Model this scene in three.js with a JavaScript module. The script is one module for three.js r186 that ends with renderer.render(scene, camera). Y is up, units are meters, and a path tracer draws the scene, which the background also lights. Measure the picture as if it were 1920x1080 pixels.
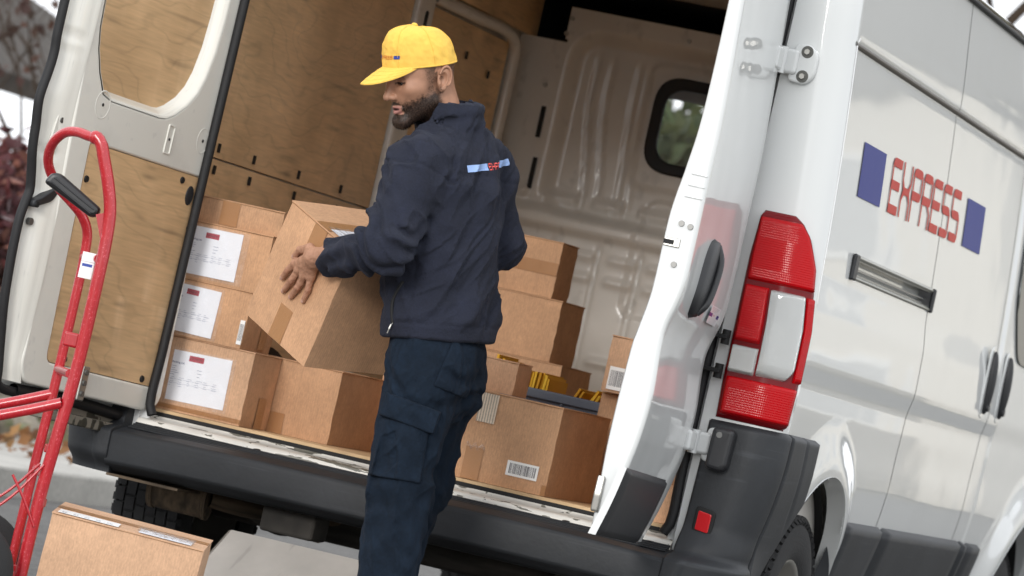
import * as THREE from 'three';
import { RoundedBoxGeometry } from 'three/addons/geometries/RoundedBoxGeometry.js';
import { mergeGeometries, mergeVertices, toCreasedNormals } from 'three/addons/utils/BufferGeometryUtils.js';
import { createNoise3D } from 'simplex-noise';

// ---------------------------------------------------------------- camera, sky, sun, exposure
const scene = new THREE.Scene();
const camera = new THREE.PerspectiveCamera(7.5354, 16 / 9, 0.5, 600);
camera.position.set(3.779, 0.846, 11.565);
camera.rotation.set(THREE.MathUtils.degToRad(1.383), THREE.MathUtils.degToRad(17.263), THREE.MathUtils.degToRad(12.6), 'YXZ');
camera.focus = 11.45;
camera.userData.fStop = 6;

const renderer = new THREE.WebGLRenderer({ antialias: true });
renderer.toneMapping = THREE.LinearToneMapping;
renderer.toneMappingExposure = 1.45;
renderer.shadowMap.enabled = true;

function rng(seed) { let a = seed >>> 0; return () => { a = (a + 0x6D2B79F5) | 0; let t = Math.imul(a ^ (a >>> 15), 1 | a); t = (t + Math.imul(t ^ (t >>> 7), 61 | t)) ^ t; return ((t ^ (t >>> 14)) >>> 0) / 4294967296; }; }
const N3 = createNoise3D(rng(7));
const fbm3 = (x, y, z, o = 4) => { let s = 0, a = 0.5, f = 1; for (let i = 0; i < o; i++) { s += a * N3(x * f, y * f, z * f); a *= 0.5; f *= 2.03; } return s; };
const clamp = (x, a, b) => Math.min(b, Math.max(a, x));
const sstep = (a, b, x) => { const t = clamp((x - a) / (b - a), 0, 1); return t * t * (3 - 2 * t); };
const lerp = (a, b, t) => a + (b - a) * t;

// overcast sky: an even bright cloud layer with soft cloud structure, the same all round
{
  const w = 512, h = 256, data = new Float32Array(w * h * 4);
  for (let j = 0; j < h; j++) for (let i = 0; i < w; i++) {
    const up = ((j + 0.5) / h - 0.5) * Math.PI, az = ((i + 0.5) / w) * 2 * Math.PI;
    const x = Math.cos(up) * Math.cos(az), y = Math.sin(up), z = Math.cos(up) * Math.sin(az);
    const c = fbm3(x * 1.6 / (0.35 + Math.abs(y)), 3.1, z * 1.6 / (0.35 + Math.abs(y)), 4);
    let L = 0.98 + 0.2 * c + 0.16 * (1 - Math.abs(y));
    if (y < 0) L *= 0.55;
    const o = (j * w + i) * 4;
    data[o] = L * 0.965; data[o + 1] = L * 0.99; data[o + 2] = L * 1.03; data[o + 3] = 1;
  }
  const sky = new THREE.DataTexture(data, w, h, THREE.RGBAFormat, THREE.FloatType);
  sky.mapping = THREE.EquirectangularReflectionMapping;
  sky.magFilter = THREE.LinearFilter; sky.minFilter = THREE.LinearFilter; sky.wrapS = THREE.RepeatWrapping;
  sky.needsUpdate = true;
  scene.background = sky; scene.environment = sky;
}
// the sun low behind thin cloud at the photographer's back
const sun = new THREE.DirectionalLight(new THREE.Color(1.0, 0.968, 0.925), 1.15);
sun.position.set(-0.6, 4.4, 11.0); sun.target.position.set(0, 1, 0);
sun.castShadow = true; sun.shadow.radius = 30; sun.shadow.mapSize.set(2048, 2048);
sun.shadow.camera.left = -9; sun.shadow.camera.right = 9; sun.shadow.camera.top = 9; sun.shadow.camera.bottom = -9; sun.shadow.camera.far = 60;
scene.add(sun, sun.target);

// ---------------------------------------------------------------- helpers
const V = (x, y, z) => new THREE.Vector3(x, y, z);
const DEG = Math.PI / 180;
const used = {};
function numbered(n) { const k = used[n] = (used[n] ?? -1) + 1; return k ? `${n}_${String(k).padStart(3, '0')}` : n; }
function fix(g) {   // every geometry indexed-free, with position, normal, uv only
  let q = g.index ? g.toNonIndexed() : g;
  if (!q.attributes.normal) q.computeVertexNormals();
  if (!q.attributes.uv) q.setAttribute('uv', new THREE.BufferAttribute(new Float32Array(q.attributes.position.count * 2), 2));
  for (const k of Object.keys(q.attributes)) if (!['position', 'normal', 'uv', 'color'].includes(k)) q.deleteAttribute(k);
  return q;
}
const merge = (a) => Array.isArray(a) ? (a.length === 1 ? a[0] : mergeGeometries(a.map(fix))) : a;
function obj(name, geo, mat, parent) {
  const m = new THREE.Mesh(merge(geo), mat); m.name = parent ? name : numbered(name);
  m.castShadow = m.receiveShadow = true; (parent ?? scene).add(m); return m;
}
function thing(name, label, category, [x, y, z] = [0, 0, 0], turn = 0, group) {
  const o = new THREE.Group(); o.name = numbered(name); scene.add(o);
  o.position.set(x, y, z); o.rotation.y = turn; o.userData = { label, category }; if (group) o.userData.group = group;
  return o;
}
function tag(o, label, category, group) { o.userData = { label, category }; if (group) o.userData.group = group; return o; }
function structure(name, geo, mat) { const m = obj(name, geo, mat); m.userData.kind = 'structure'; return m; }
// uv in metres by the main direction of the normal
function metreUV(g, s = 1, ox = 0, oy = 0, swap = false) {
  g = g.index ? g.toNonIndexed() : g; if (!g.attributes.normal) g.computeVertexNormals();
  const p = g.attributes.position, uv = new Float32Array(p.count * 2);
  for (let t = 0; t < p.count; t += 3) {
    const a = V().fromBufferAttribute(p, t), b = V().fromBufferAttribute(p, t + 1), c = V().fromBufferAttribute(p, t + 2);
    const n = b.clone().sub(a).cross(c.clone().sub(a)); const ax = Math.abs(n.x), ay = Math.abs(n.y), az = Math.abs(n.z);
    [a, b, c].forEach((v, k) => {
      let u, w; if (ax >= ay && ax >= az) { u = v.z; w = v.y; } else if (ay >= az) { u = v.x; w = v.z; } else { u = v.x; w = v.y; }
      if (swap) [u, w] = [w, u];
      uv[(t + k) * 2] = u * s + ox; uv[(t + k) * 2 + 1] = w * s + oy;
    });
  }
  g.setAttribute('uv', new THREE.BufferAttribute(uv, 2)); return g;
}
const box = (x0, x1, y0, y1, z0, z1) => metreUV(new THREE.BoxGeometry(x1 - x0, y1 - y0, z1 - z0).translate((x0 + x1) / 2, (y0 + y1) / 2, (z0 + z1) / 2));
const rbox = (x0, x1, y0, y1, z0, z1, r = 0.006, seg = 2) => metreUV(new RoundedBoxGeometry(x1 - x0, y1 - y0, z1 - z0, seg, Math.min(r, (x1 - x0) * 0.49, (y1 - y0) * 0.49, (z1 - z0) * 0.49)).translate((x0 + x1) / 2, (y0 + y1) / 2, (z0 + z1) / 2));
const cyl = (r0, r1, a, b, seg = 20, open = false) => {   // tapered cylinder from point a to point b
  const d = b.clone().sub(a), g = new THREE.CylinderGeometry(r1, r0, d.length(), seg, 1, open).translate(0, d.length() / 2, 0);
  g.applyQuaternion(new THREE.Quaternion().setFromUnitVectors(V(0, 1, 0), d.normalize())); return g.translate(a.x, a.y, a.z);
};
const tube = (pts, r, seg = 48, rad = 12, closed = false, tension = 0.5) => new THREE.TubeGeometry(new THREE.CatmullRomCurve3(pts, closed, 'centripetal', tension), seg, r, rad, closed);
function shapeOf(pts, closed = true) { const s = new THREE.Shape(); pts.forEach(([x, y], i) => i ? s.lineTo(x, y) : s.moveTo(x, y)); if (closed) s.closePath(); return s; }
function roundPoly(pts, r, k = 5) {   // polygon with rounded corners as a point list; r may be a list
  const out = [], n = pts.length;
  for (let i = 0; i < n; i++) {
    const p = pts[i], a = pts[(i + n - 1) % n], b = pts[(i + 1) % n], rr = Array.isArray(r) ? r[i] : r;
    const la = Math.hypot(a[0] - p[0], a[1] - p[1]), lb = Math.hypot(b[0] - p[0], b[1] - p[1]), q = Math.min(rr, la * 0.49, lb * 0.49);
    if (q < 1e-4) { out.push(p); continue; }
    const s = [p[0] + (a[0] - p[0]) / la * q, p[1] + (a[1] - p[1]) / la * q], e = [p[0] + (b[0] - p[0]) / lb * q, p[1] + (b[1] - p[1]) / lb * q];
    for (let j = 0; j <= k; j++) { const t = j / k; out.push([(1 - t) ** 2 * s[0] + 2 * t * (1 - t) * p[0] + t * t * e[0], (1 - t) ** 2 * s[1] + 2 * t * (1 - t) * p[1] + t * t * e[1]]); }
  }
  return out;
}
function ext(pts, depth, bevel = 0, holes = [], bseg = 3) {   // extrude a point list along +z, bevel kept inside the depth
  const s = Array.isArray(pts) ? shapeOf(pts) : pts; for (const h of holes) { const q = new THREE.Path(); h.forEach(([x, y], i) => i ? q.lineTo(x, y) : q.moveTo(x, y)); q.closePath(); s.holes.push(q); }
  const g = new THREE.ExtrudeGeometry(s, { depth: depth - 2 * bevel, bevelEnabled: bevel > 0, bevelThickness: bevel, bevelSize: bevel, bevelOffset: -bevel, bevelSegments: bseg, curveSegments: 12 });
  return metreUV(g.translate(0, 0, bevel));
}
function grid(nu, nv, fn, keep) {   // parametric sheet, smooth normals; fn(i,j) gives a Vector3; keep(i,j) false drops a cell
  const pos = [], uv = [], idx = [];
  for (let j = 0; j <= nv; j++) for (let i = 0; i <= nu; i++) { const p = fn(i / nu, j / nv, i, j); pos.push(p.x, p.y, p.z); uv.push(p.u ?? i / nu, p.v ?? j / nv); }
  for (let j = 0; j < nv; j++) for (let i = 0; i < nu; i++) { if (keep && !keep(i, j)) continue; const a = j * (nu + 1) + i, b = a + 1, c = a + nu + 1, d = c + 1; idx.push(a, b, d, a, d, c); }
  const g = new THREE.BufferGeometry(); g.setAttribute('position', new THREE.Float32BufferAttribute(pos, 3)); g.setAttribute('uv', new THREE.Float32BufferAttribute(uv, 2)); g.setIndex(idx); g.computeVertexNormals(); return g;
}
function mirrorX(g) {   // left-hand copy of a right-hand geometry
  const q = (g.index ? g.toNonIndexed() : g.clone()); const p = q.attributes.position, n = q.attributes.normal;
  for (let i = 0; i < p.count; i++) { p.setX(i, -p.getX(i)); n.setX(i, -n.getX(i)); }
  for (const k of Object.keys(q.attributes)) { const a = q.attributes[k], s = a.itemSize; for (let t = 0; t < a.count; t += 3) for (let c = 0; c < s; c++) { const x = a.array[(t + 1) * s + c]; a.array[(t + 1) * s + c] = a.array[(t + 2) * s + c]; a.array[(t + 2) * s + c] = x; } }
  return q;
}
// surface nets: the zero surface of a distance function as one smooth mesh
function nets(f, lo, hi, h, color) {
  const nx = Math.ceil((hi[0] - lo[0]) / h) + 1, ny = Math.ceil((hi[1] - lo[1]) / h) + 1, nz = Math.ceil((hi[2] - lo[2]) / h) + 1;
  const F = new Float32Array(nx * ny * nz), at = (i, j, k) => (k * ny + j) * nx + i;
  for (let k = 0; k < nz; k++) for (let j = 0; j < ny; j++) for (let i = 0; i < nx; i++) F[at(i, j, k)] = f(lo[0] + i * h, lo[1] + j * h, lo[2] + k * h);
  const id = new Int32Array(nx * ny * nz).fill(-1), pos = [], idx = [];
  const C = [[0, 0, 0], [1, 0, 0], [0, 1, 0], [1, 1, 0], [0, 0, 1], [1, 0, 1], [0, 1, 1], [1, 1, 1]], E = [[0, 1], [2, 3], [4, 5], [6, 7], [0, 2], [1, 3], [4, 6], [5, 7], [0, 4], [1, 5], [2, 6], [3, 7]];
  const v = new Float32Array(8);
  for (let k = 0; k < nz - 1; k++) for (let j = 0; j < ny - 1; j++) for (let i = 0; i < nx - 1; i++) {
    let m = 0; for (let c = 0; c < 8; c++) { v[c] = F[at(i + C[c][0], j + C[c][1], k + C[c][2])]; if (v[c] < 0) m |= 1 << c; }
    if (m === 0 || m === 255) continue;
    let x = 0, y = 0, z = 0, n = 0;
    for (const [a, b] of E) if ((v[a] < 0) !== (v[b] < 0)) { const t = v[a] / (v[a] - v[b]); x += C[a][0] + t * (C[b][0] - C[a][0]); y += C[a][1] + t * (C[b][1] - C[a][1]); z += C[a][2] + t * (C[b][2] - C[a][2]); n++; }
    id[at(i, j, k)] = pos.length / 3; pos.push(lo[0] + (i + x / n) * h, lo[1] + (j + y / n) * h, lo[2] + (k + z / n) * h);
  }
  const quad = (a, b, c, d, flip) => { if (a < 0 || b < 0 || c < 0 || d < 0) return; flip ? idx.push(a, c, b, a, d, c) : idx.push(a, b, c, a, c, d); };
  for (let k = 1; k < nz - 1; k++) for (let j = 1; j < ny - 1; j++) for (let i = 1; i < nx - 1; i++) {
    const s = F[at(i, j, k)] < 0;
    if (s !== F[at(i + 1, j, k)] < 0) quad(id[at(i, j - 1, k - 1)], id[at(i, j, k - 1)], id[at(i, j, k)], id[at(i, j - 1, k)], !s);
    if (s !== F[at(i, j + 1, k)] < 0) quad(id[at(i - 1, j, k - 1)], id[at(i - 1, j, k)], id[at(i, j, k)], id[at(i, j, k - 1)], !s);
    if (s !== F[at(i, j, k + 1)] < 0) quad(id[at(i - 1, j - 1, k)], id[at(i, j - 1, k)], id[at(i, j, k)], id[at(i - 1, j, k)], !s);
  }
  const g = new THREE.BufferGeometry(); g.setAttribute('position', new THREE.Float32BufferAttribute(pos, 3)); g.setIndex(idx);
  const n = pos.length / 3, nor = new Float32Array(n * 3), uv = new Float32Array(n * 2), col = color ? new Float32Array(n * 3) : null, e = h * 0.7;
  for (let i = 0; i < n; i++) {
    const [x, y, z] = [pos[3 * i], pos[3 * i + 1], pos[3 * i + 2]];
    let a = f(x + e, y, z) - f(x - e, y, z), b = f(x, y + e, z) - f(x, y - e, z), c = f(x, y, z + e) - f(x, y, z - e); const l = Math.hypot(a, b, c) || 1;
    nor.set([a / l, b / l, c / l], 3 * i);
    // cylinder-like unwrapping in metres
    if (Math.abs(a) >= Math.abs(c) && Math.abs(a) >= Math.abs(b)) uv.set([z, y], 2 * i); else if (Math.abs(b) >= Math.abs(c)) uv.set([x, z], 2 * i); else uv.set([x, y], 2 * i);
    if (color) col.set(color(x, y, z, a / l, b / l, c / l), 3 * i);
  }
  g.setAttribute('normal', new THREE.BufferAttribute(nor, 3)); g.setAttribute('uv', new THREE.BufferAttribute(uv, 2)); if (color) g.setAttribute('color', new THREE.BufferAttribute(col, 3));
  return g;
}
const smin = (a, b, k) => { const h = Math.max(k - Math.abs(a - b), 0) / k; return Math.min(a, b) - h * h * k * 0.25; };
const smax = (a, b, k) => -smin(-a, -b, k);
function capD(p, a, b, ra, rb) {   // distance to a tapered capsule; p, a, b are [x,y,z]
  const bx = b[0] - a[0], by = b[1] - a[1], bz = b[2] - a[2], px = p[0] - a[0], py = p[1] - a[1], pz = p[2] - a[2];
  const t = clamp((px * bx + py * by + pz * bz) / (bx * bx + by * by + bz * bz), 0, 1);
  return Math.hypot(px - bx * t, py - by * t, pz - bz * t) - (ra + (rb - ra) * t);
}
const ellD = (p, c, r) => { const x = (p[0] - c[0]) / r[0], y = (p[1] - c[1]) / r[1], z = (p[2] - c[2]) / r[2]; const k0 = Math.hypot(x, y, z), k1 = Math.hypot(x / r[0], y / r[1], z / r[2]); return k1 < 1e-9 ? -Math.min(...r) : k0 * (k0 - 1) / k1; };

// ---------------------------------------------------------------- textures
const hash2 = (x, y) => { let h = Math.imul(x | 0, 374761393) ^ Math.imul(y | 0, 668265263); h = Math.imul(h ^ (h >>> 13), 1274126177); return ((h ^ (h >>> 16)) >>> 0) / 4294967296; };
function pn(x, y, P, Q = P) {   // value noise that repeats after P by Q cells
  const i = Math.floor(x), j = Math.floor(y), f = x - i, g = y - j, u = f * f * (3 - 2 * f), v = g * g * (3 - 2 * g), m = (a, b) => hash2(((a % P) + P) % P, ((b % Q) + Q) % Q + 977 * P);
  return lerp(lerp(m(i, j), m(i + 1, j), u), lerp(m(i, j + 1), m(i + 1, j + 1), u), v) * 2 - 1;
}
const pf = (u, v, P, Q, o = 4) => { let s = 0, a = 0.5, k = 1; for (let i = 0; i < o; i++) { s += a * pn(u * P * k, v * Q * k, P * k, Q * k); a *= 0.55; k *= 2; } return s; };
function tex(w, h, fn, srgb = true, rep = [1, 1]) {
  const d = new Uint8Array(w * h * 4);
  for (let j = 0; j < h; j++) for (let i = 0; i < w; i++) { const c = fn((i + 0.5) / w, (j + 0.5) / h, i, j), o = (j * w + i) * 4; if (typeof c === 'number') d[o] = d[o + 1] = d[o + 2] = clamp(c * 255, 0, 255); else { d[o] = clamp(c[0], 0, 255); d[o + 1] = clamp(c[1], 0, 255); d[o + 2] = clamp(c[2], 0, 255); } d[o + 3] = 255; }
  const t = new THREE.DataTexture(d, w, h); t.wrapS = t.wrapT = THREE.RepeatWrapping; t.magFilter = THREE.LinearFilter; t.minFilter = THREE.LinearMipmapLinearFilter; t.generateMipmaps = true;
  if (srgb) t.colorSpace = THREE.SRGBColorSpace; t.repeat.set(...rep); t.needsUpdate = true; return t;
}
function canvasTex(w, h, draw) { const c = document.createElement('canvas'); c.width = w; c.height = h; const x = c.getContext('2d'); draw(x, w, h); const t = new THREE.CanvasTexture(c); t.colorSpace = THREE.SRGBColorSpace; t.magFilter = THREE.LinearFilter; return t; }
const S = (r, g, b) => new THREE.Color().setRGB(r / 255, g / 255, b / 255, THREE.SRGBColorSpace);
const std = (o) => new THREE.MeshStandardMaterial(o), phy = (o) => new THREE.MeshPhysicalMaterial(o);

// birch plywood, one repeat is 1.2 m
const plyTex = (base, seed) => tex(1024, 1024, (u, v) => {
  const wv = pf(u + seed, v, 2, 5, 4), rings = Math.sin((v * 34 + 7 * wv + 2.2 * pf(u, v + seed, 3, 3, 3)) * Math.PI);
  const line = Math.pow(Math.max(0, rings), 9), fine = pf(u, v + seed, 14, 220, 3), blot = pf(u + 0.3 * seed, v, 4, 4, 4), streak = Math.pow(Math.max(0, pf(u, v + 2 * seed, 7, 46, 2)), 3);
  const scuff = Math.pow(Math.max(0, pf(u * 1 + 0.1 * v, v, 22, 3, 3) - 0.28), 1.2) * (0.5 + 0.5 * pn(u * 3, v * 3, 3));
  const k = 1 - 0.055 * line + 0.06 * fine + 0.15 * blot - 0.55 * streak;
  return [base[0] * k + 60 * scuff, base[1] * k * (1 + 0.02 * blot) + 62 * scuff, base[2] * k * (1 + 0.05 * blot) + 66 * scuff];
});
const plyA = plyTex([214, 178, 134], 0.13), plyB = plyTex([224, 190, 146], 0.57);
const plyBump = tex(512, 512, (u, v) => 0.5 + 0.3 * pf(u, v, 10, 130, 3) + 0.2 * pf(u, v, 4, 12, 3), false);
const plyMat = std({ map: plyA, roughness: 0.62, bumpMap: plyBump, bumpScale: 0.0006 });
const plyWallMat = std({ map: plyB, roughness: 0.5, bumpMap: plyBump, bumpScale: 0.0006 });
const plyFloorMat = std({ map: plyB, roughness: 0.7 });
// kraft cardboard, one repeat is 0.5 m
const kraft = (b, s) => tex(1024, 1024, (u, v) => {
  const flute = Math.sin(u * 70 * Math.PI * 2) * 0.012, fib = pf(u + s, v, 160, 60, 2) * 0.07, fl2 = pf(u, v + s, 400, 160, 1) * 0.06, blot = pf(u, v + s, 5, 5, 4) * 0.07, rub = 0.1 * Math.max(0, pf(u + s, v, 14, 20, 3) - 0.3) - Math.max(0, pf(u, v + s, 9, 7, 4) - 0.25) * 0.1;
  const k = 1 + flute + fib + fl2 + blot + rub; return [b[0] * k, b[1] * k, b[2] * k];
});
const kraftA = kraft([203, 164, 132], 0.11), kraftB = kraft([195, 154, 120], 0.63);
const kraftBump = tex(512, 512, (u, v) => 0.5 + 0.16 * Math.sin(u * 70 * Math.PI * 2) + 0.3 * pf(u, v, 60, 60, 3) + 0.2 * pf(u, v, 6, 6, 3), false);
const cardMats = [kraftA, kraftB].map((t) => std({ map: t, roughness: 0.95, bumpMap: kraftBump, bumpScale: 0.0007 }));
cardMats.push(std({ map: kraftA, color: S(250, 243, 234), roughness: 0.95, bumpMap: kraftBump, bumpScale: 0.0007 }));
const tapeMat = phy({ color: S(176, 128, 84), roughness: 0.28, clearcoat: 0.4, clearcoatRoughness: 0.2, bumpMap: tex(256, 256, (u, v) => 0.5 + 0.5 * pf(u, v, 8, 20, 4), false, [6, 6]), bumpScale: 0.001 });
const cutMat = std({ color: S(132, 96, 62), roughness: 0.95 });   // raw edge of corrugated board
// paints and plastics
const orange = tex(512, 512, (u, v) => 0.5 + 0.5 * pf(u, v, 40, 40, 2), false);
const paint = phy({ color: new THREE.Color(0.66, 0.675, 0.67), roughness: 0.42, clearcoat: 1, clearcoatRoughness: 0.035, bumpMap: orange, bumpScale: 0.00006 });
const dirt = tex(1024, 1024, (u, v) => { const k = Math.max(0, pf(u, v, 6, 6, 5) - 0.12), s = Math.max(0, pf(u, v, 30, 30, 3) - 0.5), c = 247 - 22 * k - 60 * s; return [c, c * 0.985 + 1, c * 0.955]; });
const paintWorn = phy({ map: dirt, color: new THREE.Color(0.84, 0.85, 0.845), roughness: 0.4, clearcoat: 0.8, clearcoatRoughness: 0.12 });
const chip = tex(1024, 512, (u, v) => { const k = pf(u, v, 12, 8, 5), s = pf(u, v, 60, 10, 3), m = k > 0.29 || s > 0.5; const c = m ? 112 + 40 * pf(u, v, 60, 60, 2) : 226 + 22 * k; return [c, c * 0.985, c * (m ? 0.9 : 0.95)]; });
const sillMat = phy({ map: chip, roughness: 0.4, clearcoat: 0.5, clearcoatRoughness: 0.2 });
const innerPaint = phy({ map: tex(512, 512, (u, v) => { const k = 1 + 0.05 * pf(u, v, 5, 5, 5) - 0.25 * Math.max(0, pf(u, v, 22, 16, 3) - 0.36); return [218 * k, 214 * k, 207 * k]; }), roughness: 0.38, clearcoat: 0.6, clearcoatRoughness: 0.16 });
const grainBump = tex(512, 512, (u, v) => 0.5 + 0.5 * pf(u, v, 110, 110, 2), false);
const scratch = tex(1024, 1024, (u, v) => { const s = 0.3 * Math.max(0, pf(u, v, 5, 90, 3) - 0.4), b = pf(u, v, 7, 7, 4); const k = 1 + 0.16 * b + 2.2 * s; return [48 * k, 50 * k, 53 * k]; });
const plastic = phy({ map: scratch, roughness: 0.55, specularIntensity: 0.6, bumpMap: grainBump, bumpScale: 0.0004 });
const plasticDark = std({ color: S(38, 39, 42), roughness: 0.45, bumpMap: grainBump, bumpScale: 0.0002 });
const rubber = std({ color: S(24, 24, 26), roughness: 0.62, bumpMap: grainBump, bumpScale: 0.0005 });
const tyreMat = std({ color: S(34, 34, 35), roughness: 0.85, bumpMap: grainBump, bumpScale: 0.001 });
const blackMat = std({ color: S(16, 16, 17), roughness: 0.7 });
const underMat = std({ map: tex(256, 256, (u, v) => { const k = 1 + 0.6 * pf(u, v, 8, 8, 4); return [66 * k, 62 * k, 57 * k]; }), roughness: 0.9 });
const rustMat = std({ map: tex(256, 256, (u, v) => { const k = 1 + 0.5 * pf(u, v, 9, 9, 4); return [96 * k, 82 * k, 66 * k]; }), roughness: 0.75, metalness: 0.3 });
const steel = std({ color: S(176, 174, 168), roughness: 0.32, metalness: 0.85 });
const screwMat = std({ color: S(120, 120, 118), roughness: 0.4, metalness: 0.7 });
const glassMat = phy({ color: 0xffffff, roughness: 0.02, transmission: 1, thickness: 0, ior: 1.5 });
const tintGlass = phy({ color: S(40, 46, 46), roughness: 0.03, transmission: 0.6, thickness: 0, clearcoat: 1, clearcoatRoughness: 0.02 });

// ---------------------------------------------------------------- setting
{
  const asphT = tex(1024, 1024, (u, v) => { const a = pf(u, v, 160, 160, 2), b = pf(u, v, 5, 5, 5), c = Math.max(0, pf(u + 0.4, v, 24, 24, 3) - 0.4); const k = 96 * (1 + 0.22 * a + 0.18 * b - 0.6 * c); return [k, k * 0.985, k * 0.96]; }); asphT.repeat.set(1 / 2.5, 1 / 2.5);
  const aB = tex(512, 512, (u, v) => 0.5 + 0.5 * pf(u, v, 120, 120, 2), false, [1 / 1.2, 1 / 1.2]);
  const flat = (x0, x1, z0, z1, y) => { const g = new THREE.PlaneGeometry(x1 - x0, z1 - z0).rotateX(-Math.PI / 2).translate((x0 + x1) / 2, y, (z0 + z1) / 2); const p = g.attributes.position; g.setAttribute('uv', new THREE.Float32BufferAttribute(Array.from({ length: p.count }, (_, i) => [p.getX(i), p.getZ(i)]).flat(), 2)); return g; };
  structure('ground', flat(-300, 300, -300, 300, -0.06), std({ map: tex(512, 512, (u, v) => { const b = pf(u, v, 6, 6, 5); return [112 + 50 * b, 108 + 45 * b, 84 + 40 * b]; }, true, [0.3, 0.3]), roughness: 1 }));
  structure('road', flat(-3.25, 5.4, -80, 60, 0), std({ map: asphT, roughness: 0.9, bumpMap: aB, bumpScale: 0.004 }));
  const paveT = tex(512, 512, (u, v) => { const b = pf(u, v, 8, 8, 5), a = pf(u, v, 130, 130, 2); const k = 172 * (1 + 0.1 * b + 0.08 * a); return [k, k * 0.985, k * 0.95]; }, true, [0.5, 0.5]);
  const paveM = std({ map: paveT, roughness: 0.92 });
  const pv = new THREE.Group(); pv.name = 'pavement'; pv.userData.kind = 'structure'; scene.add(pv);
  for (let i = 0; i < 24; i++) for (let j = 0; j < 2; j++) obj('slab', metreUV(rbox(-4.08 - j * 0.7, -3.39 - j * 0.7, 0.02, 0.12, 3 - i * 0.9 - 0.892, 3 - i * 0.9, 0.008)), paveM, pv);
  for (let i = 0; i < 24; i++) obj('kerb_stone', metreUV(rbox(-3.385, -3.24, -0.04, 0.125, 3 - i * 0.92 - 0.912, 3 - i * 0.92, 0.02)), paveM, pv);
}
const leafGeo = (w, h) => { const g = new THREE.BufferGeometry(); g.setAttribute('position', new THREE.Float32BufferAttribute([0, 0, 0, w / 2, h * 0.45, w * 0.18, 0, h, 0, -w / 2, h * 0.45, w * 0.18], 3)); g.setIndex([0, 1, 2, 0, 2, 3]); g.computeVertexNormals(); return g; };
function leaves(name, count, place, size, colors, mat, parent, seed) {   // a crown of leaves: one part of its plant
  const r = rng(seed), m = new THREE.InstancedMesh(leafGeo(size, size * 1.5), mat, count), o = new THREE.Object3D(), c = new THREE.Color(); m.name = name; m.castShadow = m.receiveShadow = true; m.userData.kind = 'stuff';
  for (let i = 0; i < count; i++) { o.position.copy(place(r, i)); o.rotation.set(r() * 6.3, r() * 6.3, r() * 6.3); o.scale.setScalar(0.6 + r() * 0.8); o.updateMatrix(); m.setMatrixAt(i, o.matrix); const k = colors[Math.floor(r() * colors.length)], f = 0.75 + r() * 0.5; m.setColorAt(i, c.setRGB(k[0] * f, k[1] * f, k[2] * f)); }
  parent.add(m); return m;
}
const leafMat = phy({ color: 0xffffff, roughness: 0.85, transmission: 0.25, thickness: 0, side: THREE.DoubleSide });
const bark = std({ map: tex(256, 256, (u, v) => { const k = 1 + 0.5 * pf(u, v, 14, 3, 4); return [70 * k, 58 * k, 48 * k]; }), roughness: 0.95 });
function woody(parent, seed, height, spread, r0, levels = 3) {   // trunk with limbs; returns the tips
  const r = rng(seed), gs = [], tips = [];
  const grow = (p, dir, len, rad, lev) => { const q = p.clone().addScaledVector(dir, len); const mid = p.clone().lerp(q, 0.5).add(V((r() - 0.5) * len * 0.14, 0, (r() - 0.5) * len * 0.14)); gs.push(fix(cyl(rad, rad * 0.8, p, mid, 7)), fix(cyl(rad * 0.8, rad * 0.6, mid, q, 7))); tips.push([mid, lev], [q, lev]); if (lev === 0) return; const n = 3 + Math.floor(r() * 2); for (let i = 0; i < n; i++) { const a = r() * 6.28, t = 0.35 + r() * 0.55; const nd = dir.clone().multiplyScalar(Math.cos(t)).add(V(Math.cos(a), 0.15, Math.sin(a)).multiplyScalar(Math.sin(t) * spread)).normalize(); grow(p.clone().lerp(q, 0.55 + 0.45 * r()), nd, len * (0.55 + r() * 0.25), rad * 0.5, lev - 1); } };
  grow(V(0, 0, 0), V(0.04, 1, 0.02).normalize(), height * 0.42, r0, levels); obj('trunk', gs, bark, parent); return tips;
}
const around = (tips, lev, s) => { const t = tips.filter(([, l]) => l <= lev); return (r) => { const [p] = t[Math.floor(r() * t.length)]; return V(p.x + (r() + r() - 1) * s, p.y + (r() + r() - 1) * s, p.z + (r() + r() - 1) * s); }; };
const WINE = [[0.085, 0.018, 0.022], [0.13, 0.03, 0.03], [0.055, 0.014, 0.016], [0.16, 0.055, 0.035]], BROWN = [[0.07, 0.03, 0.022], [0.1, 0.045, 0.03], [0.045, 0.02, 0.016]], GREEN = [[0.06, 0.09, 0.035], [0.09, 0.115, 0.045], [0.045, 0.07, 0.03]], CONIF = [[0.02, 0.036, 0.024], [0.03, 0.048, 0.03], [0.014, 0.026, 0.018]];
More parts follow.
